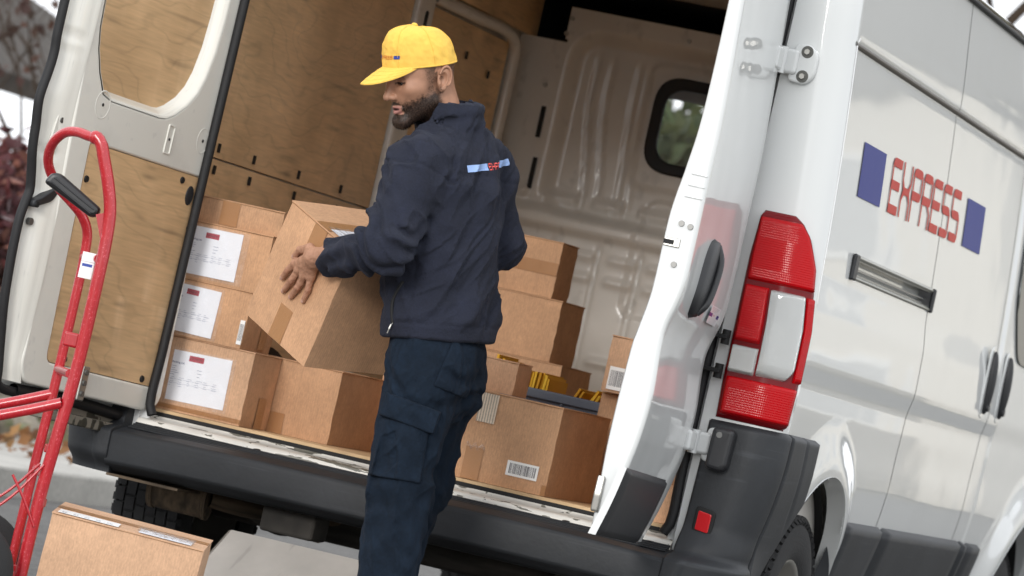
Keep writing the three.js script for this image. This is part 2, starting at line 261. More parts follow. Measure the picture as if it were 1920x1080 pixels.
{
  const shrub = (name, label, x, z, h, w, cols, seed, n, size, group) => { const t = thing(name, label, 'shrub', [x, 0.1, z], seed, group); const tips = woody(t, seed, h, w, 0.035 * h, 3); leaves('foliage', n, around(tips, 2, 0.16 * h), size, cols, leafMat, t, seed + 1); return t; };
  shrub('wine_red_shrub', 'dense wine red shrub above the stone bank beside the pavement', -5.3, -9.0, 1.5, 1.35, WINE, 31, 6500, 0.05);
  shrub('wine_red_shrub', 'taller wine red shrub standing between the stone bank and the house', -5.75, -10.3, 1.75, 1.25, WINE, 47, 5600, 0.055);
  shrub('brown_hedge_plant', 'low brown leaved plant hanging over the stones of the bank', -5.12, -8.3, 0.85, 1.4, BROWN, 59, 2600, 0.05);
  const tr = (name, label, x, z, h, cols, seed, n, size, lev, sp, group) => { const t = thing(name, label, 'tree', [x, -0.05, z], seed, group); const tips = woody(t, seed, h, sp, 0.014 * h, 4); if (n) leaves('crown', n, around(tips, lev, 0.1 * h), size, cols, leafMat, t, seed + 1); return t; };
  tr('autumn_tree', 'nearly bare tree with a few dark red leaves in front of the sky', -6.9, -13.4, 3.6, BROWN, 71, 330, 0.055, 0, 0.9);
  tr('bare_tree', 'bare grey branched tree rising behind the roof of the van', -3.9, -21.5, 8.6, GREEN, 83, 350, 0.12, 0, 1.0);
  tr('green_tree', 'green leaved young tree seen through the small window of the van', -5.5, -21.5, 3.5, GREEN, 97, 2600, 0.14, 1, 0.9);
  tr('green_tree', 'slim green tree beside the road ahead of the van', -4.4, -17.5, 2.3, GREEN, 101, 1800, 0.14, 1, 0.7);
}
{
  // stone bank along the pavement: stones picked one by one
  const b = thing('stone_bank', 'low bank of grey mossy boulders behind the pavement', 'stone bank', [-4.98, 0.02, -3.5]);
  const r = rng(15), mats = [[150, 142, 128], [126, 118, 102], [168, 160, 146], [118, 112, 84]].map((c, i) => std({ map: tex(256, 256, (u, v) => { const k = 1 + 0.3 * pf(u + i * 0.2, v, 5, 5, 5), m = Math.max(0, pf(u, v + i * 0.3, 4, 4, 4)); return [c[0] * k - 40 * m, c[1] * k - 14 * m, c[2] * k - 52 * m]; }, true, [1, 1]), roughness: 0.95 }));
  const shapes = Array.from({ length: 5 }, (_, s) => { const g = new THREE.IcosahedronGeometry(1, 3), p = g.attributes.position; for (let i = 0; i < p.count; i++) { const v = V().fromBufferAttribute(p, i), k = 1 + 0.26 * N3(v.x * 1.1 + s * 9, v.y * 1.1, v.z * 1.1) + 0.09 * N3(v.x * 4, v.y * 4 + s, v.z * 4); p.setXYZ(i, v.x * k, v.y * k, v.z * k); } const q = mergeVertices((g.deleteAttribute('normal'), g.deleteAttribute('uv'), g)); q.computeVertexNormals(); return metreUV(q); });
  for (let row = 0; row < 3; row++) for (let k = 0; k < 26; k++) { const m = obj('stone', shapes[Math.floor(r() * 5)], mats[Math.floor(r() * 4)], b); const s = 0.17 + r() * 0.14; m.scale.set(s * 1.05, s * 0.62, s * 1.25); m.rotation.y = r() * 6.3; m.position.set(-row * 0.16 + (r() - 0.5) * 0.1, 0.10 + row * 0.19, 4.5 - k * 0.56 - (row % 2) * 0.25 + (r() - 0.5) * 0.12); }
  const soil = grid(30, 30, (a, c) => { const x = lerp(0.15, -9, a), z = lerp(5, -26, c); const p = V(-5.0 + x, 0.02 + 0.5 * sstep(0, 0.08, a) + 0.35 * a + 0.06 * N3(x, z, 3), z); p.u = x; p.v = z; return p; });
  structure('garden_soil', soil, std({ map: tex(512, 512, (u, v) => { const k = 1 + 0.5 * pf(u, v, 10, 10, 5); return [92 * k, 74 * k, 54 * k]; }, true, [0.6, 0.6]), roughness: 1 }));
  const fall = leaves('fallen_leaves', 1400, (q) => V(-3.4 - Math.pow(q(), 0.5) * 1.45, 0.126 + 0.01 * q(), 2 - q() * 18), 0.05, [[0.25, 0.11, 0.035], [0.18, 0.075, 0.03], [0.3, 0.16, 0.06]], leafMat, scene, 77); fall.userData.kind = 'stuff';
  // house beyond the shrubs
  const h = thing('house', 'pale house with dark overhanging eaves behind the shrubs', 'house', [-9.75, 0.4, -14.6]);
  const roofM = std({ map: tex(256, 256, (u, v) => { const k = 1 + 0.3 * pf(u, v, 20, 20, 4); return [66 * k, 60 * k, 54 * k]; }), roughness: 0.9 });
  obj('wall', box(-6, -1.6, -0.4, 1.95, -6, -0.3), std({ color: S(206, 202, 194), roughness: 0.9 }), h);
  obj('roof', ext([[-3, 3.35], [0.95, 1.74], [0.95, 1.88], [-3, 3.52], [-6.9, 1.9], [-6.9, 1.75]], 7, 0.01).translate(0, 0, -6.5), roofM, h);
  obj('porch_roof', ext([[-5, 1.30], [0.85, 1.28], [0.85, 1.42], [-5, 1.46]], 1.6, 0.01).translate(0, 0, -0.3), roofM, h);
  for (let i = 0; i < 3; i++) { const w = obj('window', box(-4.9 + i * 1.7, -4.0 + i * 1.7, 0.3, 1.1, -0.32, -0.25), std({ color: S(235, 235, 232), roughness: 0.5 }), h); obj('pane', box(-4.83 + i * 1.7, -4.07 + i * 1.7, 0.37, 1.03, -0.25, -0.24), tintGlass, w); }
}
{
  // what the van's glossy side mirrors: a row of conifers, a hedge and a pale house on the other side of the road
  const cone = (x, z, h, seed) => { const t = thing('conifer', 'dark narrow conifer in the row across the road', 'tree', [x, -0.05, z], seed, 'conifers across the road'); obj('trunk', cyl(0.02 * h, 0.005 * h, V(0, 0, 0), V(0, h * 0.97, 0), 8), bark, t); leaves('crown', 1500, (r) => { const y = Math.pow(r(), 1.15), a = r() * 6.28, q = (1 - y) * 0.19 * h * (0.35 + 0.65 * Math.sqrt(r())) * (0.75 + 0.25 * Math.sin(y * 40)); return V(Math.cos(a) * q, h * (0.06 + 0.92 * y), Math.sin(a) * q); }, 0.26, CONIF, leafMat, t, seed + 5); };
  const r = rng(5); for (let i = 0; i < 9; i++) cone(5.2 + 1.25 * i + r() * 0.6, -36 - (i % 3) * 1.6 - r() * 2, 9.4 + r() * 3.6, 200 + i);
  const h2 = thing('house', 'tall pale rendered house across the road in front of the conifers', 'house', [5.6, 0, -27]);
  obj('wall', box(0, 11, 0, 5.4, -6, 0), std({ color: S(226, 220, 208), roughness: 0.9 }), h2);
  obj('roof', ext([[-0.6, 5.3], [0.3, 5.3], [3, 7.0], [-3.2 - 3, 7.0], [-6.6, 5.3]].map(([x, y]) => [x, y]), 12, 0.02).rotateY(-Math.PI / 2).translate(11.6, 0, 0), std({ color: S(150, 146, 142), roughness: 0.8 }), h2);
  for (let k = 0; k < 5; k++) for (const y of [0.9, 3.3]) { const w = obj('window', box(0.9 + k * 2, 2.0 + k * 2, y, y + 1.3, -0.02, 0.05), std({ color: S(235, 235, 232), roughness: 0.5 }), h2); obj('pane', box(1.0 + k * 2, 1.9 + k * 2, y + 0.1, y + 1.2, 0.05, 0.06), std({ color: S(186, 188, 188), roughness: 0.4 }), w); }
  const g = thing('garden_wall', 'long low wall of pale stone across the road', 'wall', [6.4, 0, -2]);
  const q = rng(8), wm = [[176, 168, 152], [158, 150, 134], [190, 182, 168]].map((c) => std({ color: S(...c), roughness: 0.92 }));
  for (let row = 0; row < 4; row++) for (let k = 0; k < 34; k++) obj('stone', rbox(-0.2, 0.2 + q() * 0.04, row * 0.24, row * 0.24 + 0.232, -k * 0.8 - (row % 2) * 0.4 - 0.79, -k * 0.8 - (row % 2) * 0.4, 0.03, 1), wm[Math.floor(q() * 3)], g);
}

// ---------------------------------------------------------------- the delivery van (its rear edge stands at z = 0, its nose points to -z)
const van = thing('delivery_van', 'white panel van with both rear doors open and red lettering on its side', 'van');
const pw = (pts) => (y) => { if (y <= pts[0][0]) return pts[0][1]; for (let i = 1; i < pts.length; i++) if (y <= pts[i][0]) { const t = (y - pts[i - 1][0]) / (pts[i][0] - pts[i - 1][0]); return lerp(pts[i - 1][1], pts[i][1], t); } return pts[pts.length - 1][1]; };
const smoothPw = (pts) => { const c = new THREE.SplineCurve(pts.map(([a, b]) => new THREE.Vector2(a, b))).getPoints(200); return pw(c.map((p) => [p.x, p.y])); };
const Xs = smoothPw([[0.3, 0.935], [0.36, 0.945], [0.5, 0.968], [0.67, 1.005], [0.8, 1.022], [0.92, 1.025], [1.08, 1.028], [1.38, 1.018], [1.68, 1.0], [1.99, 0.974], [2.09, 0.966], [2.34, 0.94]]);
const zr = (y) => 0.03 - (y - 0.6) * 0.0253, RC = 0.09, ARCH = [[-0.69, 0.37, 0.45], [-3.93, 0.37, 0.46]];
function sideFeature(z, y) {   // pressed shapes of the side: metres outward
  let d = 0.0007 * N3(z * 1.5, y * 1.7, 4.2) + 0.00015 * N3(z * 4, y * 5, 1.2);
  const e = (a, b, x, w) => sstep(a - w, a + w, x) * (1 - sstep(b - w, b + w, x));
  if (z > -3.0) {
    d -= 0.010 * sstep(1.24, 1.36, y) * (1 - sstep(1.989, 2.001, y)) * e(-2.86, -0.075, z, 0.016);                    // large recessed load panel
    d -= 0.004 * Math.exp(-(((y - 1.993) / 0.012) ** 2)) * e(-2.86, -0.06, z, 0.01);        // groove along its top
    d -= 0.014 * sstep(1.13, 1.04, y);                                                      // swage, set in below
  } else d -= 0.010 * sstep(1.13, 1.045, y);
  d -= 0.004 * Math.exp(-(((y - 2.092) / 0.004) ** 2)) * sstep(0.0, -0.06, z);              // crease over the panel
  for (const [cz, cy, R] of ARCH) { const r = Math.hypot(z - cz, (y - cy)); if (y > 0.2) d += (cz < -3 ? 0.045 : 0.026) * sstep(R + 0.16, R + 0.02, r) * (cz < -3 ? 1 : 1); }
  return d;
}
const bodyPoint = (s, y, off = 0) => {
  const X = Xs(y), z0 = zr(y);
  if (s <= 1) return V(lerp(0.80, X - RC, s), y, z0 + off);
  if (s <= 2) { const a = (s - 1) * Math.PI / 2; return V(X - RC + (RC + off) * Math.sin(a), y, z0 - RC + (RC + off) * Math.cos(a)); }
  const z = z0 - RC - (s - 2); return V(X + off + sideFeature(z, y), y, z);
};
const sidePoint = (z, y, off = 0) => V(Xs(y) + off + sideFeature(z, y), y, z);
const yTop = pw([[-5.1, 0.98], [-4.75, 1.12], [-4.45, 1.24], [-3.45, 2.30], [-3.3, 2.335]]);
{
  const sv = []; for (let i = 0; i <= 6; i++) sv.push(i / 6); for (let i = 1; i <= 12; i++) sv.push(1 + i / 12); const NZ = 372; for (let i = 1; i <= NZ; i++) sv.push(2 + i * 0.0133);
  const nu = sv.length - 1, nv = 150;
  const spot = (i, j) => {
    const s = sv[i]; let y = 0.36 + (2.335 - 0.36) * j / nv, p = bodyPoint(s, y); const top = yTop(p.z); if (top < 2.33) y = 0.36 + (top - 0.36) * j / nv;
    let z = p.z; if (s > 2) for (const [cz, cy, R] of ARCH) { const r = Math.hypot(z - cz, y - cy); if (Math.abs(r - R) < 0.0085) { z = cz + (z - cz) * R / r; y = cy + (y - cy) * R / r; } }
    return [s, z, y];
  };
  const shell = grid(nu, nv, (a, b, i, j) => { const [s, z, y] = spot(i, j); const p = s > 2 ? sidePoint(z, y) : bodyPoint(s, y); if (p.z < -4.5) p.x *= 1 - 0.09 * ((-4.5 - p.z) / 0.6) ** 2; p.u = p.z; p.v = p.y; return p; },
    (i, j) => { const [s, z, y] = spot(i, j), [, z2, y2] = spot(i + 1, j + 1); const zc = (z + z2) / 2, yc = (y + y2) / 2; if (yc < 0.41 && zc > -0.3) return false; if (s > 2 && yc > 1.388 && yc < 1.436 && zc < -0.49 && zc > -1.585) return false; return !ARCH.some(([cz, cy, R]) => s >= 2 && Math.hypot(zc - cz, yc - cy) < R - 0.001); });
  obj('side_wall', shell, paint, van);
  obj('side_wall', mirrorX(shell), paint, van);
}
// wheel arch lips, liners
for (const sx of [1, -1]) for (const [cz, cy, R] of ARCH) {
  const lip = grid(48, 5, (a, b) => { const t = lerp(0.12, Math.PI - 0.0, a), z = cz + R * Math.cos(t), y = Math.max(0.3, cy + R * Math.sin(t)), q = sidePoint(z, y); const w = b * 0.07; return V(q.x + (b < 0.3 ? 0.004 * Math.sin(b * 10) : -w + 0.02), y - (b > 0.3 ? 0.012 * (b - 0.3) * Math.sin(t) : 0), z - (b > 0.3 ? 0.012 * (b - 0.3) * Math.cos(t) : 0)); });
  obj('arch_lip', sx > 0 ? lip : mirrorX(lip), paint, van);
  const liner = grid(28, 2, (a, b) => { const t = lerp(0.0, Math.PI, a); return V(lerp(0.955, 0.735, b), cy + (R + 0.012) * Math.sin(t), cz + (R + 0.012) * Math.cos(t)); });
  const back = new THREE.CircleGeometry(R + 0.014, 28, 0, Math.PI).rotateY(Math.PI / 2).translate(0.735, cy, cz);
  obj('arch_liner', [liner, back].map((g) => sx > 0 ? g : mirrorX(g)), blackMat, van);
}
// roof with gutter, nose
{
  const roof = grid(40, 60, (a, b) => { const x = lerp(-0.945, 0.945, a), z = lerp(zr(2.34) - 0.02, -3.42, b), k = 1 - Math.pow(Math.abs(x) / 0.945, 5); const end = Math.min(1, (zr(2.34) - 0.02 - z) / 0.06); return V(x, 2.338 + (0.02 + 0.125 * k) * Math.sqrt(Math.max(0, end * (2 - end))) - 0.03 * sstep(-2.9, -3.42, z), z); });
  obj('roof', roof, paint, van);
  for (const sx of [1, -1]) obj('roof_gutter', tube([V(sx * 0.947, 2.338, 0), V(sx * 0.947, 2.338, -1.6), V(sx * 0.947, 2.336, -3.3)], 0.008, 20, 8), rubber, van);
  obj('roof_header', rbox(-0.84, 0.84, 2.31, 2.42, -0.09, -0.015, 0.02), paint, van);
  const wind = grid(20, 10, (a, b) => { const y = lerp(2.26, 1.26, b), z = lerp(-3.47, -4.46, b), x = lerp(-0.9, 0.9, a) * (1 + 0.03 * b); return V(x, y, z - 0.1 * (1 - (x / 0.95) ** 2)); });
  obj('windscreen', wind, glassMat, van);
  const nose = grid(24, 24, (a, b) => { const x = lerp(-0.96, 0.96, a), t = b; const z = t < 0.5 ? lerp(-4.44, -5.12, t * 2) : -5.12 - 0.06 * Math.sin((t - 0.5) * 2 * Math.PI) , y = t < 0.5 ? lerp(1.25, 0.96, t * 2) : lerp(0.96, 0.3, (t - 0.5) * 2); return V(x * (t < 0.5 ? 1 : 0.97), y, z - 0.16 * (1 - (x / 0.96) ** 2)); });
  obj('bonnet', nose, paint, van);
  obj('dashboard', rbox(-0.9, 0.9, 0.85, 1.2, -4.4, -3.95, 0.06), blackMat, van);
  const win = (poly) => { const g = new THREE.ShapeGeometry(shapeOf(roundPoly(poly, 0.07))); const p = g.attributes.position; for (let i = 0; i < p.count; i++) { const q = sidePoint(p.getX(i), p.getY(i), 0.007); p.setXYZ(i, q.x, q.y, q.z); } g.computeVertexNormals(); return g; };
  const w1 = win([[-2.92, 1.95], [-2.95, 1.52], [-3.12, 1.33], [-4.2, 1.30], [-3.62, 1.93]]);
  obj('door_window', w1, tintGlass, van); obj('door_window', mirrorX(w1), tintGlass, van);
}
// strip in the groove over the panel, sliding rail, mouldings, door handles, lettering on the right side
{
  const strip = grid(60, 3, (a, b) => { const z = lerp(-0.075, -2.84, a), q = sidePoint(z, 1.993, 0); return V(q.x + 0.006 * Math.sin(b * Math.PI) + 0.004, 1.985 + b * 0.017, z); });
  obj('rub_strip', strip, std({ color: S(74, 68, 60), roughness: 0.45 }), van);
  const rp = new THREE.Group(); rp.name = 'slide_rail'; van.add(rp);
  const rx = (z, y, o) => sidePoint(z, y, 0).x + o;
  const slab = (z0, z1, y0, y1, o0, o1, mat, n) => obj(n, grid(24, 6, (a, b) => { const z = lerp(z0, z1, a), k = b < 0.17 || b > 0.83 ? 0 : 1, y = lerp(y0, y1, b); return V(rx(z, 1.41, lerp(o0, o1, k)), y, z); }), mat, rp);
  const alu = std({ color: S(150, 150, 142), roughness: 0.35, metalness: 0.6 });
  slab(-0.45, -1.60, 1.4335, 1.4485, 0.001, 0.006, alu, 'rail_frame'); slab(-0.45, -1.60, 1.3735, 1.3905, 0.001, 0.006, alu, 'rail_frame');
  const tr = (o0, y0, o1, y1) => grid(24, 1, (a, b) => { const z = lerp(-0.46, -1.605, a); return V(rx(z, 1.41, lerp(o0, o1, b)), lerp(y0, y1, b), z); });
  for (const sx of [1, -1]) obj('rail_trough', [tr(0.003, 1.436, -0.04, 1.436), tr(-0.04, 1.436, -0.04, 1.388), tr(-0.04, 1.388, 0.003, 1.388)].map((g) => sx > 0 ? g : mirrorX(g)), paint, rp);
  for (const y of [1.396, 1.41]) obj('rail_rib', tube([V(rx(-0.5, 1.41, -0.022), y, -0.5), V(rx(-1, 1.41, -0.022), y, -1), V(rx(-1.58, 1.41, -0.022), y, -1.58)], 0.004, 16, 6), steel, rp);
  obj('rail_end_cap', rbox(rx(-0.46, 1.41, 0.0), rx(-0.46, 1.41, 0.013), 1.374, 1.449, -0.495, -0.445, 0.008), plasticDark, rp);
  obj('rail_end_cap', rbox(rx(-1.6, 1.41, 0.0), rx(-1.6, 1.41, 0.013), 1.374, 1.449, -1.612, -1.588, 0.008), plasticDark, rp);
  for (const [z0, z1] of [[-1.06, -1.627], [-1.633, -2.905], [-2.912, -2.99], [-2.997, -3.27]]) {
    const g = grid(Math.max(4, Math.round((z0 - z1) * 20)), 14, (a, b) => { const t = b, z = lerp(z0 - (t < 0.1 ? 0 : 0), z1, a) , y = lerp(0.40, 0.70, Math.min(1, t * 1.02)), X = Xs(y) - 0.017; const edge = Math.min(1, (1 - t) / 0.10), ed2 = Math.min(1, Math.min(a, 1 - a) * (z0 - z1) / 0.012); const o = 0.034 * Math.sqrt(edge * (2 - edge)) * Math.sqrt(Math.max(0, ed2 * (2 - ed2))); const p = V(X + o, y, z); p.u = z; p.v = y; return p; });
    obj('side_moulding', g, plastic, van); obj('side_moulding', mirrorX(g), plastic, van);
  }
  for (const [za, y0, y1] of [[-1.585, 0.70, 2.33], [-2.815, 0.70, 2.2]]) { const gp = grid(1, 80, (a, b) => { const y = lerp(y0, y1, b); const q = sidePoint(za + (a - 0.5) * 0.0045, y, 0.0009); return q; }); obj('panel_gap', gp, rubber, van); obj('panel_gap', mirrorX(gp), rubber, van); }
  for (const z of [-2.68, -2.965]) {
    const h = new THREE.Group(); h.name = 'door_handle'; van.add(h); const X = sidePoint(z, 1.23, 0).x;
    obj('handle_grip', new THREE.SphereGeometry(1, 20, 24).scale(0.02, 0.106, 0.019).rotateX(0.05).translate(X + 0.010, 1.232, z), plasticDark, h);
    obj('handle_cup', ext(roundPoly([[-0.045, -0.12], [0.045, -0.12], [0.045, 0.12], [-0.045, 0.12]], 0.044), 0.006, 0.002).rotateY(Math.PI / 2).translate(X - 0.001, 1.232, z), paint, h);
    obj('lock', cyl(0.013, 0.013, V(X + 0.018, 1.150, z), V(X + 0.026, 1.150, z), 14), plasticDark, h);
  }
}
// lettering drawn as strokes: each entry is a quad strip in a unit cell
const LET = (() => {
  const T = 0.165, t = 0.115, bar = (x0, x1, y) => [[x0, y], [x1, y], [x1, y + T], [x0, y + T]], ver = (x, y0, y1, w = t) => [[x, y0], [x + w, y0], [x + w, y1], [x, y1]], R = 1 - t;
  const tl = [[0, 0.88], [t, 0.86], [0.24, 1 - T], [0.24, 1], [0.10, 0.975]], tr = tl.map(([x, y]) => [1 - x, y]).reverse(), bl = tl.map(([x, y]) => [x, 1 - y]).reverse(), br = tl.map(([x, y]) => [1 - x, 1 - y]);
  const P = [tl, tr, bar(0.24, 0.76, 1 - T), ver(0, 0, 0.88), ver(R, 0.56, 0.88), [[R, 0.56], [1, 0.55], [0.9, 0.43], [0.76, 0.41], [0.76, 0.41 + T]], bar(t, 0.76, 0.41)];
  return {
    E: [tl, bar(0.24, 0.95, 1 - T), ver(0, T, 0.88), bar(t, 0.9, 0.43), bar(0, 0.95, 0)],
    X: [ver(0, 0.68, 1), ver(R, 0.68, 1), [[0, 0.68], [t, 0.68], [0.3, 0.56], [0.7, 0.56], [R, 0.68], [1, 0.68], [0.86, 0.5], [0.14, 0.5]], [[0.14, 0.5], [0.86, 0.5], [1, 0.3], [R, 0.3], [0.7, 0.42], [0.3, 0.42], [t, 0.3], [0, 0.3]], ver(0, 0, 0.3), ver(R, 0, 0.3)],
    P, R: [...P, [[0.62, 0.41], [0.8, 0.41], [1, 0.28], [R, 0.28]], ver(R, 0, 0.28)],
    S: [tl, bar(0.24, 0.95, 1 - T), ver(0, 0.56, 0.88), [[0, 0.56], [t, 0.56], [0.24, 0.43 + T], [0.24, 0.43], [0.1, 0.455]], bar(0.24, 0.76, 0.43), [[0.76, 0.43], [0.76, 0.43 + T], [0.9, 0.55], [1, 0.46], [R, 0.43]], ver(R, 0.12, 0.46), br, bar(0.03, 0.76, 0)],
  };
})();
function strokes(polys, at, fine = 0.03) {   // flat print laid on a surface: at(u,v) is a point just proud of it
  const gs = polys.map((poly) => {
    const g = new THREE.ShapeGeometry(shapeOf(poly)); let q = g.toNonIndexed();
    let tri = []; const p = q.attributes.position; for (let i = 0; i < p.count; i += 3) tri.push([0, 1, 2].map((k) => [p.getX(i + k), p.getY(i + k)]));
    for (let r = 0; r < 7; r++) { const nx = []; let did = false; for (const [a, b, c] of tri) { const L = [[a, b, c], [b, c, a], [c, a, b]].map((e) => [Math.hypot(e[0][0] - e[1][0], e[0][1] - e[1][1]), e]).sort((m, n) => n[0] - m[0])[0]; if (L[0] > fine) { const [A, B, C] = L[1], M = [(A[0] + B[0]) / 2, (A[1] + B[1]) / 2]; nx.push([A, M, C], [M, B, C]); did = true; } else nx.push([a, b, c]); } tri = nx; if (!did) break; }
    const pos = []; for (const t of tri) for (const [u, v] of t) { const w = at(u, v); pos.push(w.x, w.y, w.z); }
    const o = new THREE.BufferGeometry(); o.setAttribute('position', new THREE.Float32BufferAttribute(pos, 3)); o.computeVertexNormals(); return o;
  });
  return mergeGeometries(gs.map(fix));
}
const printBlue = phy({ color: S(30, 44, 128), roughness: 0.45, specularIntensity: 0.5, side: THREE.DoubleSide }), printRed = phy({ color: S(186, 44, 28), roughness: 0.45, specularIntensity: 0.5, side: THREE.DoubleSide });
{
  const at = (u, v) => sidePoint(-u, v, 0.0025), rect = (a, b, c, d) => [[a, c], [b, c], [b, d], [a, d]];
  obj('blue_block', strokes([rect(0.375, 0.675, 1.603, 1.757)], at, 0.08), printBlue, van);
  obj('blue_block', strokes([rect(1.935, 2.235, 1.615, 1.767)], at, 0.08), printBlue, van);
  'EXPRESS'.split('').forEach((c, i) => { const z0 = 0.785 + i * 0.1525; obj('letter', strokes(LET[c].map((p) => p.map(([x, y]) => [z0 + x * 0.133, 1.602 + 0.0015 * i + y * 0.162])), at, 0.05), printRed, van); });
}
// rear bumper: centre beam with a step, two corner pieces
{
  const prof = [[0.055, 0.538], [0.058, 0.544], [0.064, 0.545], [0.1, 0.537], [0.15, 0.527], [0.186, 0.5205], [0.192, 0.519], [0.1975, 0.5155], [0.2005, 0.510], [0.202, 0.504], [0.2035, 0.47], [0.2025, 0.437], [0.200, 0.431], [0.194, 0.4265], [0.186, 0.423], [0.15, 0.410], [0.142, 0.404], [0.06, 0.398]];
  const bow = (x) => -0.045 * (Math.abs(x) / 0.86) ** 2.4;
  const beam = grid(60, prof.length - 1, (a, b, i, j) => { const x = lerp(-0.822, 0.822, a), [z, y] = prof[j]; const p = V(x, y - 0.012 * (Math.abs(x) / 0.86) ** 4, z + bow(x)); p.u = x; p.v = j * 0.04; return p; });
  const b = new THREE.Group(); b.name = 'rear_bumper'; van.add(b);
  obj('beam', beam, plastic, b);
  for (let i = 0; i < 4; i++) obj('step_rib', tube([-0.8, -0.4, 0, 0.4, 0.8].map((x) => V(x, 0.5415 - i * 0.0045, 0.082 + i * 0.016 + bow(x))), 0.003, 30, 6), plastic, b);
  for (const x of [-0.73, -0.42, 0.08, 0.5, 0.74]) { obj('screw', cyl(0.011, 0.011, V(x, 0.53, 0.07 + bow(x)), V(x, 0.5455, 0.073 + bow(x)), 14), blackMat, b); }
  // corner pieces wrap from the door jamb round the corner to the wheel arch
  const N = 0.016, [cz, cy, R] = ARCH[0];
  for (const sx of [1, -1]) {
    const c = new THREE.Group(); c.name = 'bumper_corner'; van.add(c);
    const rows = 60, edge = (t, w) => { const k = clamp(t / w, 0, 1); return Math.sqrt(Math.max(0, k * (2 - k))); };
    const rear = grid(44, rows, (a, q) => { const s = lerp(0.17, 2.0, a), y = lerp(0.39, 0.905 + 0.004 * a, q); const lip = 0.012 * sstep(0.56, 0.50, y) * (1 - sstep(1.2, 1.9, s)); const bulge = (0.035 * sstep(0.62, 0.54, y) + 0.085 * sstep(0.535, 0.512, y)) * (1 - 0.8 * sstep(0.7, 2, s)) * (1 - 0.35 * sstep(0.44, 0.40, y)); const o = (N + bulge + lip * 0) * Math.min(edge(a, 0.03), edge(1 - q, 0.03)) * (1 - 0.25 * sstep(0.985, 1, a)); const p = bodyPoint(s, y, o); p.u = a * 0.4; p.v = y; return p; });
    const mk = (g) => sx > 0 ? g : mirrorX(g);
    obj('corner_cover', mk(rear), plastic, c);
    const side = grid(46, rows, (a, q) => {
      const yy = lerp(0.39, 0.909, q), lim = Math.hypot(0, yy - cy) < R ? cz + Math.sqrt(R * R - (yy - cy) ** 2) : -0.41; const z1 = Math.max(lim + 0.004, -0.41), z0 = zr(yy) - RC - 0.004, z = lerp(z0, z1, a);
      const crease = -0.006 * Math.exp(-(((z + 0.27 - 0.16 * (yy - 0.75)) / 0.012) ** 2)) * sstep(0.62, 0.7, yy), o = (N + 0.004 + 0.022 * sstep(0.60, 0.47, yy) * (1 - a)) * Math.min(edge(a, 0.04), edge(1 - a, 0.04), edge(1 - q, 0.03)) + crease; const p = V(Xs(yy) + o, yy, z); p.u = z; p.v = yy; return p;
    });
    obj('corner_side_panel', mk(side), plastic, c);
    if (sx > 0) {
      // bump stop block with its screw hole
      const bs = obj('bump_stop', ext(roundPoly([[0.852, 0.886], [0.914, 0.886], [0.91, 0.782], [0.895, 0.768], [0.85, 0.772]], 0.014), 0.05, 0.012).translate(0, 0, 0.035), plasticDark, c);
      obj('screw', cyl(0.0085, 0.0085, V(0.875, 0.866, 0.08), V(0.875, 0.866, 0.0865), 14), screwMat, bs);
    }
    const rf = obj('reflector_frame', mk(ext(roundPoly([[0.848, 0.668], [0.905, 0.66], [0.903, 0.585], [0.846, 0.59]], 0.012), 0.02, 0.004).translate(0, 0, 0.032)), blackMat, c);
    const lens = new THREE.Group(); obj('reflector', mk(ext(roundPoly([[0.857, 0.655], [0.895, 0.65], [0.894, 0.598], [0.856, 0.602]], 0.005), 0.008, 0.002).translate(0, 0, 0.048)), phy({ color: S(196, 22, 30), roughness: 0.22, clearcoat: 1, }), rf);
  }
}
